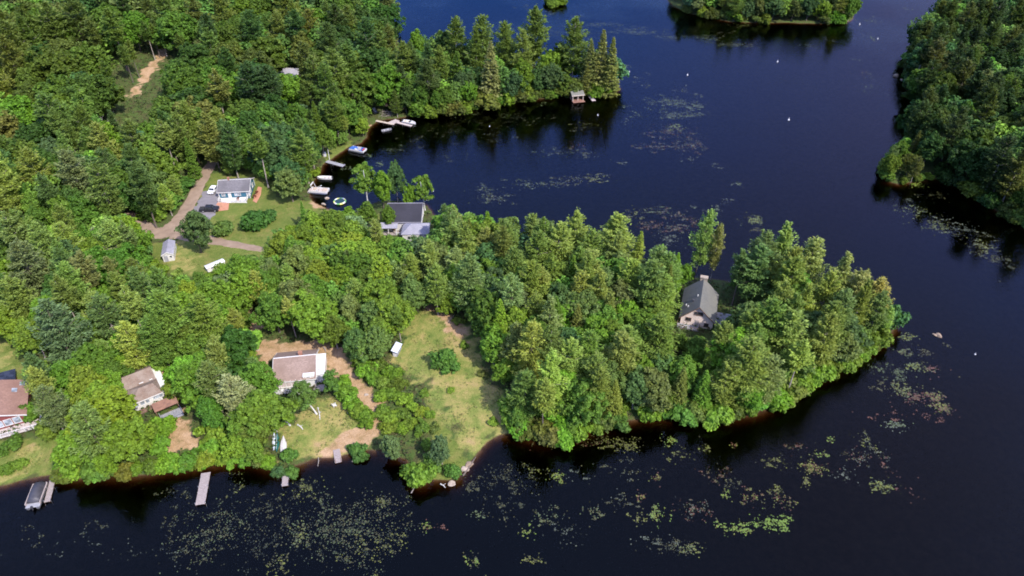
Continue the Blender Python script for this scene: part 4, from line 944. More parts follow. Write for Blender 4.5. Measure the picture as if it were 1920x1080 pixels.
dk.box((L+.9, -.9, .35), (3.0, 2.0, .12)); railing(dk, [(L-.5, -1.9, .4), (L+2.4, -1.9, .4), (L+2.4, .4, .4)], .9, fill=False); dk.build('side_deck', M['deck'], h)
# --- worn brown cottage
o, yaw, L = site((244.5,759.5), (303,735.5), 2.3)
h = empty('worn_cottage', o, yaw, 'worn brown cottage with patchy hipped roof and rust coloured porch roof', 'cottage')
MB().box((L/2, 2.4, .9), (L-.5, 4.6, 2.9)).box((L/2+.1, 7.0, .95), (L-.4, 5.2, 3.0)).build('wall', M['whitesiding'], h)
e = 2.4; yb = 4.9; rz_ = 3.75; A0, A1 = (2.6, 2.35, rz_), (L-.9, 2.35, rz_)
MB().slab([(-.2, -.25, e), (L+.2, -.25, e), A1, A0], .13).slab([(L+.2, -.25, e), (L+.2, yb, e), A1], .13).slab([(-.2, yb, e), (-.2, -.25, e), A0], .13).slab([(L+.2, yb, e+.05), (-.2, yb, e+.05), A0, A1], .13).build('roof', M['wornroof'], h)
k0, k1, kz = 4.75, 9.9, 4.1
MB().slab([(-.5, k0-.3, 2.55), (L+.1, k0-.3, 2.55), (L+.1, 7.3, kz), (-.5, 7.3, kz)], .14).slab([(-.5, 7.3, kz), (L+.1, 7.3, kz), (L+.1, k1, 2.6), (-.5, k1, 2.6)], .14).build('back_roof', M['wornroof'], h)
MB().prism([(k0, 2.2), (k1-.3, 2.2), (7.3, kz-.2)], .05, L-.1, 'x').build('gable', M['whitesiding'], h)
MB().slab([(L-.05, .6, 2.35), (L+1.5, .6, 1.95), (L+1.5, 8.8, 1.95), (L-.05, 8.8, 2.35)], .12).box((L+.7, 4.7, .6), (1.3, 7.6, 2.4)).build('side_lean_to', M['white'], h)
tr = MB().box((L/2, -.30, e-.05), (L+.5, .08, .2)); tr.build('trim', M['white'], h)
for x in (1.0, 2.2, 3.3): window(h, (x, .1, 1.45), .8, .9, 'f', pane=M['lightglass'], mull=0)
window(h, (5.2, .1, 1.55), 2.2, .8, 'f', pane=M['lightglass'], mull=2); door(h, (4.0, .1, .05), .9, 1.95, 'f')
po = deckboards(4.0, 8.0, -2.4, .0, .3, along='y').build('porch', M['greydeck'], h)
MB().slab([(3.6, -4.6, 1.85), (8.4, -4.6, 1.85), (8.4, -2.0, 2.05), (3.6, -2.0, 2.05)], .10).build('porch_roof', M['rust'], po)
ps = MB()
for x in (3.8, 8.2):
    for y in (-4.4, -2.2): ps.box((x, y, .9), (.14, .14, 1.9))
ps.build('post', M['wood'], po)
MB().box((1.9, -.9, .2), (3.6, 1.4, .1)).build('step', M['wood'], h)
dk = deckboards(4.2, 8.4, -7.2, -4.5, .35, along='y').build('deck', M['greydeck'], h); rl = MB(); railing(rl, [(4.2, -4.7, .3), (4.2, -7.2, .3), (8.4, -7.2, .3), (8.4, -4.7, .3)], .85, fill=False); rl.build('railing', M['greydeck'], dk)
MB().box((L*.55, 4.6, 3.0), (.9, .18, .12)).box((L*.86, 4.5, 3.0), (.7, .18, .12)).build('vent', M['white'], h)
# --- red roofed house on the left edge
b = ground(49, 777, 2.7); yaw = math.radians(25); W_ = 10.5
o = b-Vector((math.cos(yaw), math.sin(yaw), 0))*W_; o.z = H(b.x, b.y)
h = empty('red_house', o, yaw, 'red house with rust orange roof, white framed sunroom windows and white deck rail', 'house')
_, tr = gable_y(h, .3, W_-.3, .3, 10.5, 2.9, 2.0, M['redsiding'], M['redroof'], ov=.45, frontov=.5); tr.build('trim', M['white'], h)
for i in range(5): window(h, (2.0+i*1.62, .3, 1.75), 1.25, 1.5, 'f', pane=M['lightglass'], mull=0)
window(h, (5.3, .3, 3.75), .9, .7, 'f', mull=0)
dk = deckboards(-.5, W_+2.2, -2.5, .2, .5).build('deck', M['pink'], h); rl = MB(); railing(rl, [(-.5, -2.5, .5), (W_+2.2, -2.5, .5), (W_+2.2, .1, .5)], 1.0); rl.build('railing', M['white'], dk)
sk = MB(); R_ = lambda x, y: 2.9+2.0*(W_-.3-x)/(W_/2-.3)+.1
for x, y, in ((W_-2.6, 6.9), (W_-1.4, 9.0)): sk.slab([(x, y, R_(x, y)+.16), (x+.9, y, R_(x+.9, y)+.16), (x+.9, y+1.1, R_(x+.9, y)+.16), (x, y+1.1, R_(x, y)+.16)], .14)
sk.build('skylight', M['lightglass'], h)
p = ground(4, 738); so_ = empty('black_shed', p, math.radians(25), 'low shed with a black roof behind the red house', 'shed')
MB().box((0, 2, .7), (5.6, 3.4, 1.7)).build('wall', M['redsiding'], so_); MB().slab([(-3.2, .0, 1.75), (3.2, .0, 1.75), (3.2, 4.2, 2.5), (-3.2, 4.2, 2.5)], .12).build('roof', M['solar'], so_)
# --- tan gabled cottage
fr_, bk_ = ground(1312, 577, 6.3), ground(1319.4, 526, 6.3); dv = bk_-fr_; RL = math.hypot(dv.x, dv.y); yaw = math.atan2(dv.y, dv.x)-math.pi/2; W_ = 7.6
o = Vector((fr_.x, fr_.y, 0))-Vector((math.cos(yaw), math.sin(yaw), 0))*W_/2; o.z = H(fr_.x, fr_.y)
h = empty('tan_cottage', o, yaw, 'pale pink gabled cottage with steep dark green grey roof and stone chimney', 'cottage')
_, tr = gable_y(h, 0, W_, .5, RL-.4, 2.6, 3.7, M['cream'], M['cottageroof'], ov=.5, frontov=.5); tr.build('trim', M['wood'], h)
window(h, (W_/2+.05, .5, 4.05), 1.9, .85, 'f', M['wood'], mull=2); window(h, (1.75, .5, 1.9), 1.2, .9, 'f', M['wood'], mull=1); window(h, (6.1, .5, 1.0), .9, 1.0, 'f', M['wood'], mull=1); door(h, (3.9, .5, .2), .9, 1.9, 'f', M['pink'])
MB().box((W_/2, RL+.15, 3.1), (1.7, .9, 7.0)).box((W_/2, RL+.15, 6.7), (1.9, 1.1, .25)).build('chimney', M['stone'], h)
vt = MB(); 
for x, y in ((1.2, 2.6), (3.0, 5.2), (.7, 3.6)): vt.box((x, y, 2.6+3.7*x/(W_/2)+.30), (.22, .22, .45))
vt.build('roof_vent', M['white'], h); MB().box((2.2, 4.2, 2.6+3.7*2.2/(W_/2)+.24), (.5, .7, .3)).build('skylight', M['tarp'], h)
dk = deckboards(-.6, 4.6, -1.5, .4, .25).build('deck', M['greydeck'], h); rl = MB(); railing(rl, [(-.6, .3, .25), (-.6, -1.5, .25), (4.6, -1.5, .25), (4.6, .3, .25)], .85, fill=False); rl.build('railing', M['wood'], dk)
MB().box((W_+2.3, 4.4, .18), (3.6, 5.6, .3)).build('patio', M['concrete'], h)
p = h.matrix_basis if False else None
# --- roofs half hidden in the woods
o, yaw, L = site((519,141), (549,146), 3.0)
h = empty('woodland_house', o, yaw, 'pale grey roofed house almost hidden in the woods above the moored boats', 'house')
_, tr = gable_x(h, .2, L+1.2, .2, 7.5, 3.0, 2.2, M['whitesiding'], M['palegreyroof']); tr.build('trim', M['white'], h); window(h, (2, .2, 1.8), 1.1, 1.1, 'f'); window(h, (5, .2, 1.8), 1.1, 1.1, 'f')
o, yaw, L = site((388,503), (421,490), 1.5)
h = empty('white_trailer', o, yaw, 'long low white roofed trailer half hidden under trees beside the lawn', 'trailer')
MB().box((L/2, .85, .6), (L, 1.5, 1.7)).build('wall', M['whitesiding'], h); MB().slab([(-.15, -.05, 1.45), (L+.15, -.05, 1.45), (L+.15, .85, 1.65), (-.15, .85, 1.65)], .08).slab([(-.15, .85, 1.65), (L+.15, .85, 1.65), (L+.15, 1.75, 1.45), (-.15, 1.75, 1.45)], .08).build('roof', M['gel'], h); window(h, (1.5, .1, 1.0), .9, .5, 'f')
o, yaw, L = site((757,106), (769,104), 1.8)
h = empty('shore_shed', o, yaw, 'small tan shed at the far water, root of the far wooded point', 'shed'); _, tr = gable_x(h, 0, 3.0, 0, 2.6, 1.9, .8, M['cream'], M['pink'], ov=.2); tr.build('trim', M['white'], h)
# --- boathouse and its ramp
o, yaw, L = site((1074,180), (1094,178), 2.4); o.z = .15
h = empty('boathouse', o, yaw, 'open boathouse with mossy shingle roof standing at the water of the far point', 'boathouse')
u = .1; MB().slab([(-.4, -.4, 2.4), (L+.4, -.4, 2.4), (L+.4, 1.9, 3.4), (-.4, 1.9, 3.4)], .12).slab([(-.4, 1.9, 3.4), (L+.4, 1.9, 3.4), (L+.4, 4.4, 2.4), (-.4, 4.4, 2.4)], .12).build('roof', M['woodroof'], h)
MB().box((L/2, -.43, 2.36), (L+.9, .08, .34)).build('fascia', M['seat'], h)
MB().box((L/2, 4.0, 1.1), (L, .12, 2.5)).box((.06, 2.0, 1.1), (.1, 4, 2.4)).box((L-.06, 2.0, 1.1), (.1, 4, 2.4)).build('wall', M['wood'], h)
for x in (.1, L/2, L-.1): MB().box((x, -.05, 1.1), (.2, .2, 2.5)).build('post', M['seat'], h)
deckboards(-.2, L+.2, -2.0, 3.9, .22).build('floor', M['rust'], h)
# --- lean-to by the clearing
p = ground(741, 668); h = empty('lean_to', p, math.radians(75), 'little grey lean-to at the top left edge of the grassy clearing', 'shed')
MB().box((1.3, 0, .7), (2.8, 1.0, 1.6)).build('wall', M['greydeck'], h); MB().slab([(-.3, -.75, 1.45), (2.9, -.75, 1.45), (2.9, .75, 1.85), (-.3, .75, 1.85)], .08).build('roof', M['bluewhite'], h); MB().box((-.12, 0, .45), (.06, .8, .9)).build('door', M['white'], h)
# ------------------------------------------------------------------ vehicles, boats, docks, small things
def wheel(par, x, y, r=.36, w=.24):
    t = MB().loft([[(r*k*math.cos(a*.3927), 0, r*k*math.sin(a*.3927)) for a in range(16)] for k in (1,)]*1, False) if False else MB()
    secs = [[(q*math.cos(a*.3927), yy, q*math.sin(a*.3927)) for a in range(16)] for q, yy in ((r*.86, -w/2), (r, -w*.3), (r, w*.3), (r*.86, w/2))]
    o = MB().loft(secs).build('wheel', M['rubber'], par); o.location = (x, y, r)
    s = 1 if y > 0 else -1
    MB().loft([[(q*math.cos(a*.3927), yy, q*math.sin(a*.3927)) for a in range(16)] for q, yy in ((r*.62, s*w*.5), (r*.55, s*(w*.5+.02)), (r*.15, s*(w*.5+.04)))]).build('rim', M['metal'], o)
def car(name, label, p, yaw, paint, kind):
    q = empty(name, p, yaw, label, 'pickup truck' if kind == 'truck' else 'car')
    if kind == 'truck':
        prof = [(-2.8,.42),(2.75,.42),(2.8,.75),(2.7,.98),(1.35,1.1),(.75,1.72),(-.95,1.78),(-1.15,1.08),(-2.78,1.1)]; L_, W = 5.6, 1.95
        glass = [(.72,1.12),(1.22,1.13),(.70,1.62),(-.85,1.68),(-.98,1.12)]; wx = (1.75, -1.7)
    else:
        prof = [(-2.2,.35),(2.15,.35),(2.25,.6),(2.1,.86),(1.0,.98),(.35,1.48),(-1.2,1.52),(-2.05,1.02),(-2.25,.9)]; L_, W = 4.5, 1.8
        glass = [(.92,.99),(.32,1.40),(-1.15,1.44),(-1.75,1.02)]; wx = (1.4, -1.4)
    secs = []
    for f, yy in ((.0, -W/2), (.05, -W/2+.03)): pass
    mid = lambda pr, s: [(x_*(1-.012*s), z_ if z_ < 1.12 else z_) for x_, z_ in pr]
    def sec(y, squash): return [(x_, y*(1-.13*max(0, z_-1.05)/.7), z_-squash*(z_ > 1.0)*.04) for x_, z_ in prof]
    MB().loft([sec(-W/2, 1), sec(-W/2+.12, 0), sec(W/2-.12, 0), sec(W/2, 1)]).build('body', paint, q)
    for s in (-1, 1):
        w_ = MB(); w_.add([(x_, s*(W/2*(1-.13*max(0, z_-1.05)/.7)+.012), z_) for x_, z_ in glass], [tuple(range(len(glass)))]); w_.build('side_window', M['glass'], q)
    a, b = (prof[4], prof[5]); ws = MB(); ws.add([(a[0]+.02-.05, y_*.44*W*k, a[1]+.03) for y_, k in ((-1, 1), (1, 1))]+[(b[0]+.06, y_*.40*W, b[1]-.03) for y_ in (1, -1)], [(0, 1, 2, 3)])
    for i in range(4): ws.v[i] = (ws.v[i][0]+.07, ws.v[i][1], ws.v[i][2]+.015)
    ws.build('windshield', M['glass'], q)
    if kind == 'truck': MB().box((-1.95, 0, 1.02), (1.45, 1.6, .22)).build('bed_liner', M['rubber'], q)
    for s in (-1, 1):
        MB().box((L_/2-.06, s*.68, .78), (.12, .36, .16)).build('headlight', M['lightglass'], q); MB().box((-L_/2+.04, s*.72, .85), (.1, .25, .18)).build('tail_light', M['redpaint'], q)
        for x in wx: wheel(q, x, s*(W/2-.10))
def gz(px, py, lift=.14): v = ground(px, py); v.z += lift; return v
car('pickup_truck', 'black pickup truck parked on the driveway beside the blue house', gz(394, 396), math.radians(4), M['blackpaint'], 'truck')
car('parked_car', 'white car parked against the left wall of the blue house', gz(400.5, 360), math.radians(-97), M['whitecar'], 'car')
# docks
def dock(A, B, w, label, mat=None, z=.38, bw=.3, along='x', za=None, posts=True, name='dock'):
    a = Vector((*unproj(*A, z), 0)); b_ = Vector((*unproj(*B, z), 0)); d = b_-a; L = d.length
    q = empty(name, a, math.atan2(d.y, d.x), label, 'dock')
    mb = MB(); k = max(2, int(L/bw)); rr = RS(int(A[0]))
    for i in range(k):
        mb.box(((i+.5)*L/k, rr.uniform(-.015, .015), z-.03+rr.uniform(-.008, .008)), (L/k-.035, w+rr.uniform(-.05, .05), .05))
    mb.build('decking', mat or M['deck'], q)
    MB().box((L/2, -w/2+.08, z-.16), (L, .08, .18)).box((L/2, w/2-.08, z-.16), (L, .08, .18)).build('frame', M['wood'], q)
    if posts:
        for x in (L*.45, L-.25):
            for s in (-1, 1): MB().tube([(x, s*(w/2+.04), -1.2), (x, s*(w/2+.04), z+.35)], .055, 8).build('post', M['metal'], q)
    return q
dock((386,886), (375,946), 1.75, 'long weathered plank dock reaching straight out from the shrubby bank', bw=.33)
dock((536,886), (534,911), 1.15, 'short grey dock between two round bushes near the canoe beach')
dock((100,893), (88,941), 1.05, 'narrow pale dock beside the covered pontoon boat')
dock((612,302), (645,311), 1.6, 'old sagging dock with grass growing through near the white pole', M['greydeck'])
dock((705,226), (739,233), 1.1, 'plank walkway leading out to the motorboat dock', M['seat']); dock((732,231), (746,225), 2.6, 'square pinkish landing halfway along the motorboat dock', M['pink'])
dock((744,229), (772,236), 1.2, 'outer dock beside the white motorboat', M['pink'])
dock((1101,174), (1114,189), 1.5, 'pale ramp sloping into the water right of the boathouse', M['pink'], posts=False)
dock((721,47), (738,43), 3.4, 'pinkish swimming raft moored off the far left shore', M['pink'], z=.5)
dock((590,395), (612,372), 1.0, 'narrow plank walkway hidden behind the leafy trees at the cove', M['deck'], posts=False) if False else None
# sloping plank ramp on the bank
a, b_ = ground(631, 843, .12), ground(635, 869, 0); b_.z = .15; d = b_-a
q = empty('plank_ramp', a, math.atan2(d.y, d.x), 'grey plank ramp lying on the bank of the dry lawn', 'ramp'); Lr = math.hypot(d.x, d.y); mb = MB()
for i in range(9): t = (i+.5)/9; mb.box((t*Lr, 0, .06+t*d.z+.03), (Lr/9-.03, 1.35, .06))
mb.build('decking', M['deck'], q); MB().box((Lr/2, -.55, d.z/2), (Lr, .1, .14)).box((Lr/2, .55, d.z/2), (Lr, .1, .14)).build('frame', M['wood'], q)
def hull_secs(L, W, Hh, n=11, stern=.85, bow=.02, zbow=.25):
    S = []
    for i in range(n):
        t = i/(n-1); w = W/2*(stern+(1-stern)*min(1, t*3) if t < .45 else max(bow, (1-((t-.45)/.55)**2.2))); zt = Hh+zbow*max(0, t-.4)**1.6*2
        S.append([(t*L-L/2, -w, zt), (t*L-L/2, -w*.86, .12), (t*L-L/2, 0, -.12+.25*max(0, t-.7)), (t*L-L/2, w*.86, .12), (t*L-L/2, w, zt), (t*L-L/2, w*.82, zt-.02), (t*L-L/2, w*.70, zt-.32), (t*L-L/2, 0, zt-.36), (t*L-L/2, -w*.70, zt-.32), (t*L-L/2, -w*.82, zt-.02)])
    return S
def outboard(par, x, z=.45, y=0):
    o = MB().box((x-.18, y, z+.45), (.42, .34, .42), top=.8).box((x-.16, y, z), (.16, .14, .7)).box((x-.2, y, z-.35), (.34, .05, .16)).build('motor', M['tarp'], par); return o
def motorboat(px, py, yaw, L, W, label, seats=M['seat'], name='motorboat', hull=None, wind=True, dark=None):
    q = empty(name, Vector((*unproj(px, py, .4), 0)), math.radians(yaw), label, 'boat')
    MB().loft(hull_secs(L, W, .68)).build('hull', hull or M['gel'], q, smooth=False)
    for x in (-L*.28, -.02*L): MB().box((x, 0, .44), (.5, W*.62, .16)).box((x-.22, 0, .62), (.12, W*.62, .3)).build('seat', seats, q)
    MB().box((-L*.14, 0, .315), (L*.5, W*.6, .02)).build('floor', dark or M['greydeck'], q)
    if wind: MB().slab([(L*.12, -W*.36, .66), (L*.12, W*.36, .66), (L*.06, W*.32, 1.02), (L*.06, -W*.32, 1.02)], .03).build('windshield', M['glass'], q)
    outboard(q, -L/2); return q
motorboat(767, 229, -22, 5.4, 2.1, 'white motorboat with raised tan seats tied up at the long dock', dark=M['tarp'])
motorboat(608.5, 333.5, 178, 4.8, 1.75, 'plain white motorboat lying alone off the grass near the blue house', M['pink'], wind=False, dark=M['pink'])
def pontoon(px, py, yaw, label, cover=None, canopy=None, L=6.2, W=2.5, rail=M['gel'], deckm=None, sp='pontoon_boat'):
    q = empty(sp, Vector((*unproj(px, py, .5), 0)), math.radians(yaw), label, 'pontoon boat')
    for s in (-1, 1): MB().tube([(-L/2, s*W*.34, .12), (L*.36, s*W*.34, .12), (L*.46, s*W*.34, .18), (L/2+.1, s*W*.34, .34)], [.31, .31, .24, .05], 12).build('float', M['metal'], q)
    MB().box((0, 0, .49), (L, W, .09)).build('deck', deckm or M['greydeck'], q)
    r = MB()
    for a, b in (((-L/2+.5, -W/2), (L/2, -W/2)), ((L/2, -W/2), (L/2, W/2)), ((L/2, W/2), (-L/2+.5, W/2))):
        a3, b3 = Vector((*a, .82)), Vector((*b, .82)); r.box(tuple((a3+b3)/2), ((b3-a3).length+.06, .07, .55), math.atan2(b3.y-a3.y, b3.x-a3.x))
    r.build('railing', rail, q); outboard(q, -L/2, .35)
    if cover:
        S = []
        for i in range(9):
            t = i/8; x = -L/2+.95+t*(L-.85); k = .35+.75*math.sin(math.pi*(.12+.8*t)); S.append([(x, y_*W/2*1.05, .75+(k*(1-abs(y_)**2.4))+.12*(abs(y_) < .99)) for y_ in (-1, -.75, -.4, 0, .4, .75, 1)]+[(x, W/2*1.05, .62), (x, -W/2*1.05, .62)])
        MB().loft(S).build('cover', cover, q, smooth=True)
    else:
        for x, y in ((L*.3, W*.3), (L*.3, -W*.3), (-L*.2, W*.3)): MB().box((x, y, .72), (1.2, .6, .38)).box((x, y+(.28 if y > 0 else -.28), .98), (1.2, .12, .4)).build('seat', M['seat'], q)
        MB().box((-.3, -W*.25, .85), (.5, .6, .7)).build('console', M['gel'], q)
    if canopy:
        c_ = MB().box((-L*.12, 0, 2.35), (2.6, W*.95, .08)); c_.build('canopy', canopy, q); p_ = MB()
        for x in (-L*.12-1.2, -L*.12+1.2):
            for s in (-1, 1): p_.tube([(-L*.12, s*W*.47, 1.0), (x, s*W*.45, 2.33)], .025, 6)
        p_.build('canopy_frame', M['metal'], q)
    return q
pontoon(69, 930, 101, 'pontoon boat under a black cover beside the narrow pale dock', cover=M['tarp'], L=5.2, W=2.5, rail=M['pink'])
pontoon(670, 281, -22, 'pontoon boat with blue seats and canvas floating off the grassy bank', L=6.0, W=2.5, canopy=None)
for s_, x_ in ((1, 669.5), (-1, 668)): pass
bo = [o_ for o_ in scene.objects if o_.get('label', '').startswith('pontoon boat with blue')][0]
for ch in bo.children:
    if ch.name.startswith('seat'): ch.data.materials[0] = M['bluefab']
MB().box((-1.6, .0, .82), (2.4, 2.2, .5), top=.8).build('canvas', M['bluefab'], bo); MB().box((2.5, 0, 1.15), (.5, 1.4, .14)).build('sun_pad', M['redpaint'], bo)
q = pontoon(597, 358, -8, 'pale pontoon boat with a folded white canopy frame by the sandy beach', L=6.4, W=2.5, deckm=M['pink'], canopy=None)
p_ = MB()
for s in (-1, 1): p_.tube([(-1.0, s*1.15, .9), (-1.7, s*1.15, 2.9)], .06, 6); p_.tube([(-1.0, s*1.15, .9), (.9, s*1.15, 2.0)], .05, 6)
p_.tube([(-1.7, -1.15, 2.9), (-1.7, 1.15, 2.9)], .09, 6); p_.tube([(.9, -1.15, 2.0), (.9, 1.15, 2.0)], .06, 6); p_.build('canopy_frame', M['gel'], q); MB().box((-1.75, 0, 2.95), (.3, 2.3, .2)).build('folded_canopy', M['gel'], q)
# rowing boat and raft at the far beach
q = empty('rowing_boat', Vector((*unproj(725, 244, .3), 0)), math.radians(25), 'small grey green rowing boat floating off the orange beach', 'boat'); MB().loft(hull_secs(3.6, 1.5, .5, stern=.95, bow=.35)).build('hull', M['concrete'], q)
for x in (-.9, .5): MB().box((x, 0, .36), (.3, 1.1, .05)).build('seat', M['greyhull'], q)
# canoes on the beach: open or upturned hulls
def canoe(px, py, yaw, L, W, label, mat, upside=False, square=False, cat='canoe', name='canoe'):
    p = ground(px, py); q = empty(name, p+Vector((0, 0, .05)), math.radians(yaw), label, cat); S = []
    for i in range(13):
        t = i/12; k = math.sin(math.pi*t)**.7 if not square else (1-max(0, (t-.35)/.65)**2.0)*(.86 if t < .1 else 1); w = max(.02, W/2*k); zz = .36+.16*abs(2*t-1)**3*(0 if square and t < .5 else 1)
        if upside: S.append([(t*L-L/2, -w, .02), (t*L-L/2, -w*.8, zz*.75), (t*L-L/2, 0, zz), (t*L-L/2, w*.8, zz*.75), (t*L-L/2, w, .02), (t*L-L/2, 0, .05)])
        else: S.append([(t*L-L/2, -w, zz), (t*L-L/2, -w*.7, .06), (t*L-L/2, 0, 0), (t*L-L/2, w*.7, .06), (t*L-L/2, w, zz), (t*L-L/2, w*.88, zz), (t*L-L/2, w*.6, .10), (t*L-L/2, -w*.6, .10), (t*L-L/2, -w*.88, zz)])
    MB().loft(S).build('hull', mat, q)
    if upside: MB().box((0, 0, .385), (L*.8, .06, .07)).build('keel', M['white'], q)
    else:
        for x in (-L*.22, L*.2): MB().box((x, 0, .32), (.25, W*.8, .04)).build('seat', M['wood'], q)
    return q
canoe(519.5, 831, -77, 4.9, .95, 'dark green upturned canoe on the dry lawn, middle of the three boats', M['greenhull'], True)
canoe(514, 829, -77, 4.6, .75, 'narrow white and pale blue kayak lying left of the green canoe', M['bluewhite'], True, cat='kayak', name='kayak')
canoe(531.5, 833, 103, 4.0, 1.35, 'pale grey upturned skiff right of the green canoe', M['greyhull'], True, True, cat='boat', name='skiff')
# white lounge chairs
def chair(px, py, yaw, label, sc=1.0, mat=None):
    p = ground(px, py); q = empty('garden_chair', p+Vector((0, 0, .02)), math.radians(yaw), label, 'chair'); m_ = mat or M['white']; q.scale = (sc,)*3
    s = MB()
    for i in range(5): s.box((-.24+i*.12, 0, .40-.02*i), (.10, .6, .03))
    s.build('seat', m_, q); b_ = MB()
    for i in range(5): b_.add([(-.30, -.30+i*.125, .36), (-.30, -.20+i*.125, .36), (-.58, -.20+i*.125, 1.02), (-.58, -.30+i*.125, 1.02), (-.33, -.30+i*.125, .36), (-.33, -.20+i*.125, .36), (-.61, -.20+i*.125, 1.02), (-.61, -.30+i*.125, 1.02)], [(0,1,2,3),(7,6,5,4),(0,4,5,1),(2,6,7,3),(1,5,6,2),(3,7,4,0)])
    b_.build('backrest', m_, q)
    for x in (-.3, .3):
        for y in (-.3, .3): MB().box((x, y, .26), (.07, .05, .54)).build('leg', m_, q)
    for y in (-.33, .33): MB().box((0, y, .56), (.75, .12, .04)).build('armrest', m_, q)
chair(513, 808, -60, 'white slatted lawn chair at the head of the canoes', 1.9); chair(600, 229, -40, 'white chair under the trees up the slope from the cove', 1.5); chair(602.5, 232, 10, 'second white chair on the slope, lower of the pair', 1.4)
chair(704, 212, -50, 'grey garden chair on the grass above the orange beach', 1.7, M['greydeck']); chair(628, 762, 30, 'white chair at the top of the dry lawn', 1.0)
# posts, buoys, trampoline
p = ground(618, 300); q = empty('white_pole', p, 0, 'tall pale pole on the grassy bank beside the old dock', 'pole'); MB().tube([(0, 0, -.2), (.02, 0, 5.6)], [.11, .07], 8).build('shaft', M['white'], q); MB().box((0, 0, 5.65), (.26, .26, .12)).build('cap', M['white'], q)
p = ground(609, 293); q = empty('water_tank', p, .3, 'white upright tank under the trees left of the pale pole', 'tank'); MB().loft([[(r_*math.cos(a*.524), r_*math.sin(a*.524), z_) for a in range(12)] for r_, z_ in ((.55, 0), (.6, .1), (.6, 1.4), (.45, 1.6), (.15, 1.68))]).build('body', M['gel'], q); MB().loft([[(.17*math.cos(a*.524), .17*math.sin(a*.524), z_) for a in range(12)] for z_ in (1.66, 1.8)]).build('lid', M['greydeck'], q)
q = empty('water_trampoline', Vector((*unproj(637, 377, .4), .05)), .2, 'round water trampoline with yellow, green and white ring', 'trampoline')
for i in range(12): MB().torus((0, 0, .26), 1.72, .28, 4, 10, i*math.pi/6, (i+1)*math.pi/6).build('tube', (M['yellow'], M['gel'], M['greenvinyl'])[i % 3], q, smooth=True)
MB().loft([[(r_*math.cos(a*.2618), r_*math.sin(a*.2618), .36-.06*(1-r_/1.5)) for a in range(24)] for r_ in (1.5, .8, .1)]).build('mat', M['mesh'], q)
def buoy(px, py, label, s=1.0):
    q = empty('buoy', Vector((*unproj(px, py, .3), 0)), 0, label, 'buoy', 'white mooring buoys on the lake'); q.scale = (s,)*3
    MB().loft([[(r_*math.cos(a*.785), r_*math.sin(a*.785), z_) for a in range(8)] for r_, z_ in ((.1, -.2), (.3, -.05), (.34, .12), (.3, .3), (.12, .42))]).build('float', M['gel'], q); MB().tube([(0, 0, .4), (0, 0, .95)], .07, 6).build('marker', M['gel'], q)
buoy(1479, 224, 'white buoy alone in open blue water in the middle of the lake', 1.12); buoy(1458, 115, 'white buoy in blue water below the far island shore', 1.05); buoy(1289, 140, 'white buoy upper right of the big lily patch', 0.98)
buoy(1180, 134, 'small white buoy off the tip of the far wooded point', 0.75); buoy(1121, 215, 'white buoy in the dark water below the boathouse', 0.75); buoy(1612, 45, 'white buoy just right of the far island shore', 1.05); buoy(1646, 72, 'white buoy in the channel between island and right shore', 0.90); buoy(1829, 663, 'tiny white buoy in dark water on the right, past the point rock', 0.60); buoy(812, 357, 'white buoy in the water right of the lake house trees', 0.60); buoy(918, 236, 'white buoy in the dark bay below the far wooded point', 0.60)
# rocks
def rock(px, py, r, label, z=0, sq=.55, mat=None, seed=0, name='rock'):
    x, y = unproj(px, py, 0); zz = max(H(x, y), -.25) if z is None else z; rr = RS(seed+int(px)); me = bpy.data.meshes.new(name)
    import bmesh; bm = bmesh.new(); bmesh.ops.create_icosphere(bm, subdivisions=3, radius=1)
    ks = [(unit(rr.randn(1, 3))[0], rr.uniform(.55, .9)) for _ in range(9)]
    for v in bm.verts:
        c_ = v.co.copy()
        for d_, k_ in ks:
            q_ = c_.dot(Vector(d_)); 
            if q_ > k_: c_ -= Vector(d_)*(q_-k_)
        v.co = Vector((c_.x*r, c_.y*r*.75, c_.z*r*sq))
    bm.to_mesh(me); bm.free(); me.materials.append(mat or M['rock']); o = link(bpy.data.objects.new(name, me)); o.location = (x, y, zz); o.rotation_euler = (0, 0, rr.rand()*6); return tag(o, label, 'rock')
rock(1760, 629, .9, 'tan boulder breaking the water right of the peninsula tip'); rock(1752, 628, .6, 'smaller tan stone touching the left of the boulder off the tip'); rock(1680, 143, 1.7, 'orange brown rock in the water by the right shore'); rock(1690, 150, .9, 'small grey rock beside the orange brown one by the right shore')
rock(848, 906, 1.0, 'flat pinkish boulder at the tip of the small point below the clearing', mat=M['stone'], sq=.4); rock(1613, 676, .8, 'white stone at the waterline of the wooded peninsula', mat=M['white']); rock(870, 880, 1.1, 'grey boulder at the waterline right of the small point', mat=M['stone']); rock(878, 872, 1.2, 'long brown boulder on the bank above the small point', sq=.35)
for i, (px, py, s_, lab) in enumerate([(745,730,.9,'pale boulder in the bushes left of the clearing'),(753,735,.7,'grey boulder beside the pale one left of the clearing'),(688,748,.6,'small pale stone beside the earth path'),(655,780,.6,'white stone at the top right of the dry lawn'),(613,372,.9,'grey shore stone beside the sandy beach'),(607,383,.8,'pale shore stone below the sandy beach'),(487,668,.5,'white stone on bare earth left of the brown roofed cottage')]):
    p = ground(px, py); rock(px, py, s_, lab, z=p.z+.05, mat=M['stone'], seed=i)
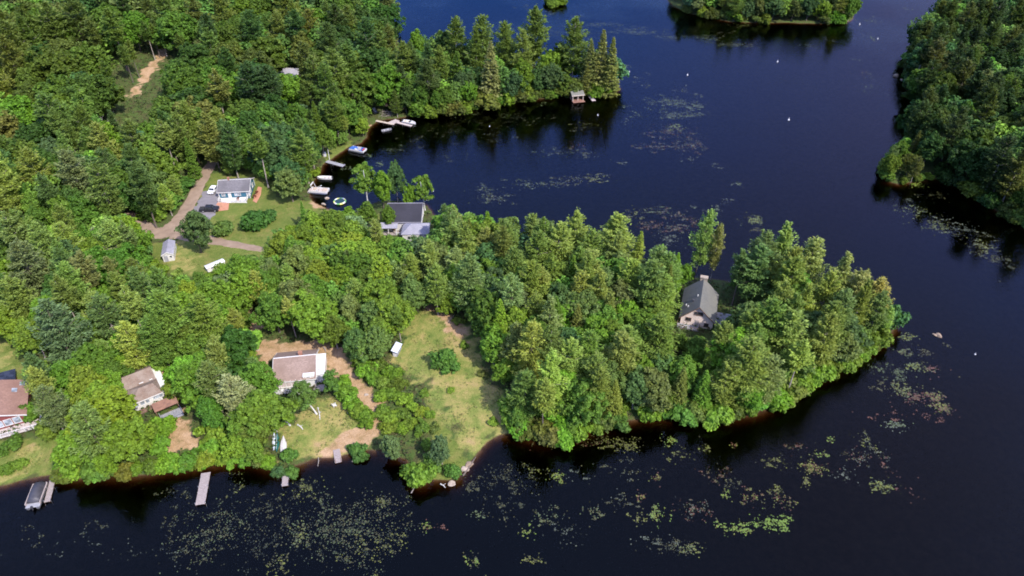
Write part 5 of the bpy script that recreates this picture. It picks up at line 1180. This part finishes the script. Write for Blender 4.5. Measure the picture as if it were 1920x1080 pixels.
# fallen trunks
def log(A, B, r, label, mat='birchbark'):
    a, b_ = ground(*A), ground(*B); a.z = max(a.z, 0)+r*.8; b_.z = max(b_.z, 0)+r*.8; d = b_-a
    mb = MB().tube([(0, 0, 0), tuple(d*.5+Vector((.1, .1, .03))), tuple(d)], [r, r*.85, r*.5], 8); mb.tube([tuple(d*.45), tuple(d*.55+Vector((.5, .35, .35)))], [r*.4, r*.15], 6); o = mb.build('fallen_log', M[mat]); o.location = a; tag(o, label, 'log')
log((558,797),(568,806), .17, 'white fallen trunk at the left edge of the dry lawn'); log((596,765),(600,787), .15, 'white leaning trunk lying at the top of the dry lawn'); log((826,908),(835,915), .13, 'bleached driftwood at the tip of the small point'); log((868,893),(892,858), .2, 'long brown driftwood log along the bank', 'bark'); log((660,866),(675,861), .12, 'pole lying along the waterline right of the plank ramp', 'palebark'); log((607,652),(611,660), .2, 'pale stump lying behind the brown roofed cottage', 'palebark'); log((771,925),(776,915), .1, 'thin bleached branch in the water at the small point', 'deadwood'); log((597,858),(596,875), .09, 'thin post standing in the notch of the dry lawn shore', 'palebark')
log((840,605),(852,590), .1, 'curved pale branch at the top of the clearing', 'palebark'); log((690,640),(698,652), .09, 'thin pale trunk lying in the wood left of the clearing', 'palebark')
# brush heap
p = ground(724, 214); rr = RS(8); mb = MB()
for i in range(70):
    a = rr.rand()*6.28; q_ = rr.rand()**.5*2.4; z_ = (2.4-q_)*.6*rr.rand()+.1; c_ = Vector((q_*math.cos(a), q_*math.sin(a), z_)); d_ = Vector(rr.randn(3)*np.array([.8, .8, .3])); mb.tube([tuple(c_-d_), tuple(c_+d_)], [.05, .03], 4)
o = mb.build('brush_heap', M['palebark']); o.location = p; tag(o, 'heap of dry brown brush on the bank above the motorboat dock', 'brush heap')
# ------------------------------------------------------------------ lily pads and ground cover (uncountable)
r = RS(77); PADS = []      # x, y, radius, colour
COL = {'g': (.07, .09, .032), 'y': (.11, .12, .02), 'o': (.062, .06, .02), 'r': (.085, .038, .02), 'd': (.024, .028, .012), 'p': (.07, .08, .05), 'l': (.105, .16, .022)}
def patch(px, py, rx, ry, n, c, size=(.06, .175), edge=.5, tilt=0.0):
    """n pads scattered in an elliptical raft read off the photo"""
    cx, cy = unproj(px, py); ex = unproj(px+rx, py)[0]-cx; ey = cy-unproj(px, py+ry)[1]
    sub = [(r.randn()*.5, r.randn()*.5, r.uniform(.06, .34)) for _ in range(max(4, n//14))]
    for _ in range(int(n*1.1)):
        if r.rand() < .75:
            s = sub[r.randint(len(sub))]; u, v = s[0]+r.randn()*s[2]*.5, s[1]+r.randn()*s[2]*.5
        else: u, v = r.randn()*.6, r.randn()*.6
        x = cx+ex*(u+tilt*v); y = cy+ey*v; k = COL[c[r.randint(len(c))]]; PADS.append((x, y, r.uniform(*size)*(.85 if py > 800 else 1.1), k))
for a in [ # near bay, bottom
 (395,1000,70,60,420,'doog'),(700,960,75,50,420,'odgo'),(630,1010,90,55,520,'oddg'),(575,918,26,18,240,'oyd'),(715,940,18,14,150,'oyd'),(560,1005,24,26,190,'ygo'),(650,1000,60,40,300,'dog'),(500,1000,60,60,340,'ddo'),(430,965,40,34,170,'odg'),
 (690,1035,46,34,230,'ody'),(520,1065,22,20,120,'oy'),(740,1015,30,22,150,'oyd'),(600,960,45,30,160,'dog'),(330,990,26,50,90,'do'),(180,985,26,12,60,'od'),(200,1030,110,30,70,'pd'),(330,925,50,25,70,'do'),(70,1010,60,30,40,'do'),(440,905,25,25,60,'oyd'),(500,950,40,20,120,'do'),
 (800,987,12,9,70,'yrl'),(828,990,12,5,40,'r'),(895,965,14,8,40,'g'),(1045,895,12,11,120,'yyl'),(885,1052,14,14,80,'ylo'),(940,940,40,40,150,'do'),(890,905,40,30,120,'do'),(960,900,50,30,200,'od'),(1005,890,30,18,90,'oyd'),
 (1060,830,60,14,200,'or'),(1150,832,50,14,240,'oyo'),(1180,838,20,14,130,'yo'),(1255,828,14,10,100,'yl'),(1275,850,28,14,80,'yo'),(1320,838,12,12,70,'yo'),(1375,836,8,5,40,'ry'),(1230,895,10,10,60,'yr'),(1200,930,8,12,60,'yr'),(1230,965,18,16,180,'gyl'),(1195,970,14,12,80,'yo'),(1300,955,34,22,150,'orp'),(1340,890,32,16,100,'ro'),(1370,910,18,14,70,'do'),
 (1388,992,26,12,220,'lly'),(1455,978,32,14,360,'lll'),(1350,985,14,8,50,'yl'),(1362,930,8,9,60,'yl'),(1410,930,26,20,120,'yro'),(1170,940,30,16,100,'dop'),(1110,960,30,16,90,'og'),(1030,970,30,22,130,'og'),(990,998,14,10,80,'yl'),(1000,1050,24,14,90,'oy'),(1060,1005,50,22,70,'dp'),(1290,1030,30,12,140,'yog'),(1260,1025,40,14,110,'od'),(1230,1010,50,14,60,'p'),
 (1085,890,40,14,60,'p'),(1170,880,60,20,80,'po'),(1450,865,24,12,120,'yo'),(1540,850,14,8,80,'ylo'),(1525,878,26,16,240,'yyr'),(1512,905,12,10,70,'yo'),(1558,825,8,6,50,'yl'),(1495,838,22,10,60,'or'),(1625,830,18,22,120,'oyp'),(1580,890,20,16,60,'p'),(1655,912,24,12,230,'gyy'),(1680,797,22,9,130,'gp'),(1625,860,40,22,120,'rpo'),(1685,900,30,40,50,'r'),(1455,920,14,10,90,'oy'),(1470,940,16,20,90,'oyr'),
 (1702,632,15,6,110,'yg'),(1700,662,18,8,120,'go'),(1645,692,14,14,110,'gd'),(1685,700,16,14,190,'gd'),(1720,688,16,9,150,'yg'),(1690,730,22,14,190,'goy'),(1715,745,26,11,190,'ror'),(1752,742,18,14,190,'roy'),(1765,765,20,12,230,'oyr'),(1740,690,30,16,60,'ro'),(1660,725,26,14,70,'o'),(1730,660,30,12,50,'o'),(1755,690,12,5,40,'r'),(1775,648,8,4,20,'o'),(1665,775,40,14,60,'r'),(1750,790,26,20,50,'r'),
 # middle of the lake
 (1255,192,36,11,560,'gpg'),(1300,200,26,9,300,'gp'),(1285,215,36,8,300,'gp'),(1255,218,24,8,200,'gp'),(1265,238,16,7,160,'yg'),(1265,250,50,18,420,'opr'),(1230,275,40,8,240,'orp'),(1290,275,28,14,260,'orp'),(1310,180,14,5,60,'p'),(1275,165,14,12,70,'p'),
 (1195,215,14,6,70,'gp'),(1170,198,16,4,50,'gp'),(1180,125,12,4,60,'gp'),(1212,160,9,5,40,'p'),(1195,145,26,10,80,'p'),(1218,203,8,4,30,'gp'),(1175,228,12,8,40,'p'),
 (1060,60,90,14,420,'pgp'),(1180,57,40,7,380,'pg'),(1220,62,30,5,200,'pg'),(1130,46,50,5,260,'pg'),(1260,70,40,7,200,'pg'),(1080,38,26,10,100,'p'),(1325,72,24,7,240,'yog'),(1375,84,24,6,240,'yog'),(1385,48,18,4,90,'yo'),(1410,85,14,4,60,'o'),(1370,62,30,8,80,'o'),
 (1515,86,18,5,90,'gp'),(1562,76,10,7,60,'od'),(1635,38,26,8,100,'yg'),(1632,70,10,9,70,'yg'),(1605,112,9,3,30,'p'),(1615,135,16,16,70,'or'),(1625,165,14,8,50,'pg'),(1700,16,14,4,50,'g'),(1645,150,20,30,60,'p'),
 (930,370,34,14,260,'gpo'),(905,350,20,10,70,'gp'),(1110,335,34,9,240,'opy'),(1060,340,40,10,170,'op'),(1010,345,50,8,120,'gp'),(990,348,18,8,70,'gp'),(1090,290,40,10,120,'po'),(1030,285,40,10,100,'pg'),(1165,305,14,6,50,'p'),(1080,275,20,6,60,'or'),(1300,300,20,8,40,'p'),(1345,310,16,6,40,'p'),
 (1190,402,16,9,110,'oy'),(1225,395,26,7,140,'go'),(1265,405,20,12,180,'orp'),(1215,422,30,8,200,'ro'),(1265,430,30,8,190,'orp'),(1255,448,26,12,120,'p'),(1300,415,14,16,90,'or'),(1415,413,18,9,250,'gy'),(1420,430,16,6,60,'o'),(1385,345,12,4,60,'gp'),(1345,390,10,6,50,'gp'),(1300,388,10,3,40,'gp'),(1360,375,20,8,40,'p'),(1335,400,20,8,50,'p'),
 (1715,395,26,12,220,'gyp'),(1755,425,26,12,240,'gyo'),(1770,412,30,10,110,'op'),(1700,375,14,4,30,'p'),(1800,430,50,14,150,'p'),(1850,470,30,16,170,'oyp'),(1880,490,30,18,200,'od'),(1820,440,40,10,90,'op'),(1840,458,18,10,140,'oyp'),(1715,346,14,5,200,'ly'),(1750,365,30,16,60,'od'),(1720,340,10,4,60,'l'),
 (985,225,60,14,140,'od'),(860,245,60,20,140,'od'),(780,262,40,14,110,'od'),(1100,235,30,6,60,'oy'),(1020,195,12,4,40,'g'),(900,215,60,8,70,'og'),(740,280,30,10,70,'og'),(713,308,9,5,70,'g'),(648,316,8,4,40,'g'),(640,306,8,5,60,'oy'),(690,292,8,4,30,'g'),(1085,242,20,6,50,'o'),(930,262,60,10,60,'po'),(860,290,60,14,40,'p'),
 (1725,20,10,3,20,'p'),(1030,25,16,6,80,'p'),(980,10,30,8,60,'p')]: patch(*a)
PA = np.array([(p[0], p[1]) for p in PADS]); d = shore(PA[:, 0], PA[:, 1]); keep = d < -.25
PADS = [p for p, k in zip(PADS, keep) if k]; n = len(PADS); K = 7
ang = np.linspace(.25, 6.03, K); V = np.zeros((n, K+1, 3)); CC = np.zeros((n, K+1, 3))
for i, (x, y, s, c_) in enumerate(PADS):
    a0 = r.rand()*6.28; rad = s*(1+r.uniform(-.12, .12, K)); t = r.randn(2)*.05
    V[i, 1:, 0] = x+rad*np.cos(ang+a0); V[i, 1:, 1] = y+rad*np.sin(ang+a0); V[i, 0, :2] = (x, y)
    V[i, :, 2] = .012+.010*r.rand()+np.abs((V[i, :, 0]-x)*t[0]+(V[i, :, 1]-y)*t[1]); CC[i] = 1.08*np.array(c_)*(1+r.uniform(-.35, .3))
Fp = np.concatenate([np.stack([np.arange(n)*(K+1), np.arange(n)*(K+1)+k, np.arange(n)*(K+1)+k+1], -1) for k in range(1, K)])
o = link(bpy.data.objects.new('lily_pads', np_mesh('lily_pads', V.reshape(-1, 3), Fp, M['pad'], cols=CC.reshape(-1, 3)))); tag(o, kind='stuff')
print('PADS', n)
# low plants on the forest floor, grass tussocks on the lawns, weeds in the clearing
def scatter(n, box, ok, seed): 
    q = RS(seed); X = q.uniform(box[0], box[1], n); Y = q.uniform(box[2], box[3], n); m_ = ok(X, Y); return X[m_], Y[m_], q
def grid_at(A, X, Y):
    i = np.clip(np.searchsorted(GX, X)-1, 0, len(GX)-2); j = np.clip(np.searchsorted(GY, Y)-1, 0, len(GY)-2)
    fx = (X-GX[i])/(GX[i+1]-GX[i]); fy = (Y-GY[j])/(GY[j+1]-GY[j])
    return A[j, i]*(1-fx)*(1-fy)+A[j, i+1]*fx*(1-fy)+A[j+1, i]*(1-fx)*fy+A[j+1, i+1]*fx*fy
def cover(name, n, box, size, tall, cols, sel, seed):
    X, Y, q = scatter(n, box, lambda X, Y: np.ones(len(X), bool), seed); D = grid_at(DD, X, Y); w_ = sel(X, Y, D, q); X, Y, D = X[w_], Y[w_], D[w_]; k = len(X); m_ = 5
    X = np.repeat(X, m_)+q.randn(k*m_)*size*1.1; Y = np.repeat(Y, m_)+q.randn(k*m_)*size*1.1; Zg = grid_at(ZZ, X, Y); okk = Zg > .05
    X, Y, Zg = X[okk], Y[okk], Zg[okk]; C = np.stack([X, Y, Zg+q.rand(len(X))*tall], -1); Nn = unit(np.array([0, 0, 1.])+q.randn(len(X), 3)*.55); U = unit(np.cross(Nn, q.randn(len(X), 3)))
    l = q.uniform(.6, 1.3, len(X))*size; Vv, Fq = leaf_quads(C, U, Nn, l, l*.5); base = np.array(cols)[q.randint(len(cols), size=len(X))]*q.uniform(.7, 1.3, (len(X), 1))
    o = link(bpy.data.objects.new(name, np_mesh(name, Vv, Fq, M['ground_cover'], cols=np.repeat(base, 4, 0)))); tag(o, kind='stuff'); print(name, len(X))
open_ = np.clip(dry+lawn+dirt+2*roadm, 0, 1)
inview = lambda X, Y: True
def sel_floor(X, Y, D, q): return (D > .3) & (grid_at(open_, X, Y) < .3) & ((Y < 150) | (q.rand(len(X)) < .4))
def sel_dry(X, Y, D, q): return (D > .3) & (grid_at(dry, X, Y) > .35) & (grid_at(dirt, X, Y) < .5) & (wob(X, Y, 3.1, 1.)+q.randn(len(X))*.5 > .15)
def sel_lawn(X, Y, D, q): return (D > .2) & (grid_at(lawn, X, Y) > .3) & (grid_at(roadm, X, Y) < .1) & (wob(X, Y, 2.3, 4.)+q.randn(len(X))*.5 > .5)
FERN = [(.05, .095, .02), (.075, .125, .025), (.04, .075, .02), (.09, .13, .03), (.07, .06, .03)]
cover('undergrowth', 52000, (-170, 130, 60, 300), .34, 1.0, FERN, sel_floor, 5)
cover('meadow_weeds', 26000, (-100, 20, 60, 140), .15, .30, [(.12, .17, .03), (.20, .19, .06), (.09, .15, .025), (.27, .23, .10)], sel_dry, 6)
cover('lawn_grass', 30000, (-120, 20, 60, 260), .13, .14, [(.10, .15, .025), (.14, .17, .035)], sel_lawn, 7)
# ------------------------------------------------------------------ light
SUN_AZ, SUN_EL = math.radians(137), math.radians(47)     # from the view axis towards the right, a little behind the camera
w = bpy.data.worlds.new('World'); scene.world = w; w.use_nodes = True; nt = w.node_tree
bg = nt.nodes['Background']; sky = nt.nodes.new('ShaderNodeTexSky'); sky.sky_type = 'NISHITA'; sky.sun_disc = False
sky.sun_elevation = SUN_EL; sky.sun_rotation = SUN_AZ; sky.altitude = 200; sky.air_density = 1.0; sky.dust_density = .6; sky.ozone_density = 1.6
# sky tinted by elevation for water reflections and fill light; grey cloud added rightwards
gen = N(nt, 'TexCoord').outputs['Generated']; sp_ = N(nt, 'SeparateXYZ', {0: gen})
band = ramp(nt, sp_.outputs[2], [(.0, (.8, .9, 1.2)), (.27, (.15, .32, .74)), (.47, (.95, 1.0, 1.75)), (.66, (2.4, 1.9, 2.0)), (1.0, (2.2, 1.9, 1.9))])
skyc = mixc(nt, 1.0, sky.outputs[0], band, 'MULTIPLY')
cl = N(nt, 'Math', {0: N(nt, 'MapRange', {0: sp_.outputs[0], 1: .05, 2: .6}).outputs[0], 1: ramp(nt, noise(nt, 2.2, 5, gen), [(.38, .25), (.62, 1.0)])}, operation='MULTIPLY').outputs[0]
skyc = mixc(nt, N(nt, 'Math', {0: cl, 1: .55}, operation='MULTIPLY').outputs[0], skyc, (2.6, 1.9, 2.2))
nt.links.new(skyc, bg.inputs[0]); bg.inputs[1].default_value = .15
sd = bpy.data.lights.new('sun', 'SUN'); sd.energy = 3.3; sd.angle = math.radians(.5); sd.color = (1, .95, .87)
so = link(bpy.data.objects.new('sun', sd))
dirv = Vector((math.sin(SUN_AZ)*math.cos(SUN_EL), math.cos(SUN_AZ)*math.cos(SUN_EL), math.sin(SUN_EL)))
so.rotation_euler = dirv.to_track_quat('Z', 'Y').to_euler()
scene.view_settings.view_transform = 'Standard'; scene.view_settings.look = 'None'; scene.view_settings.gamma = 1; scene.view_settings.exposure = .95
scene.render.engine = 'CYCLES'
c = scene.cycles; c.max_bounces = 6; c.diffuse_bounces = 3; c.glossy_bounces = 2; c.transmission_bounces = 3; c.transparent_max_bounces = 8; c.volume_bounces = 0
c.caustics_reflective = False; c.caustics_refractive = False
c.filter_width = 1.8
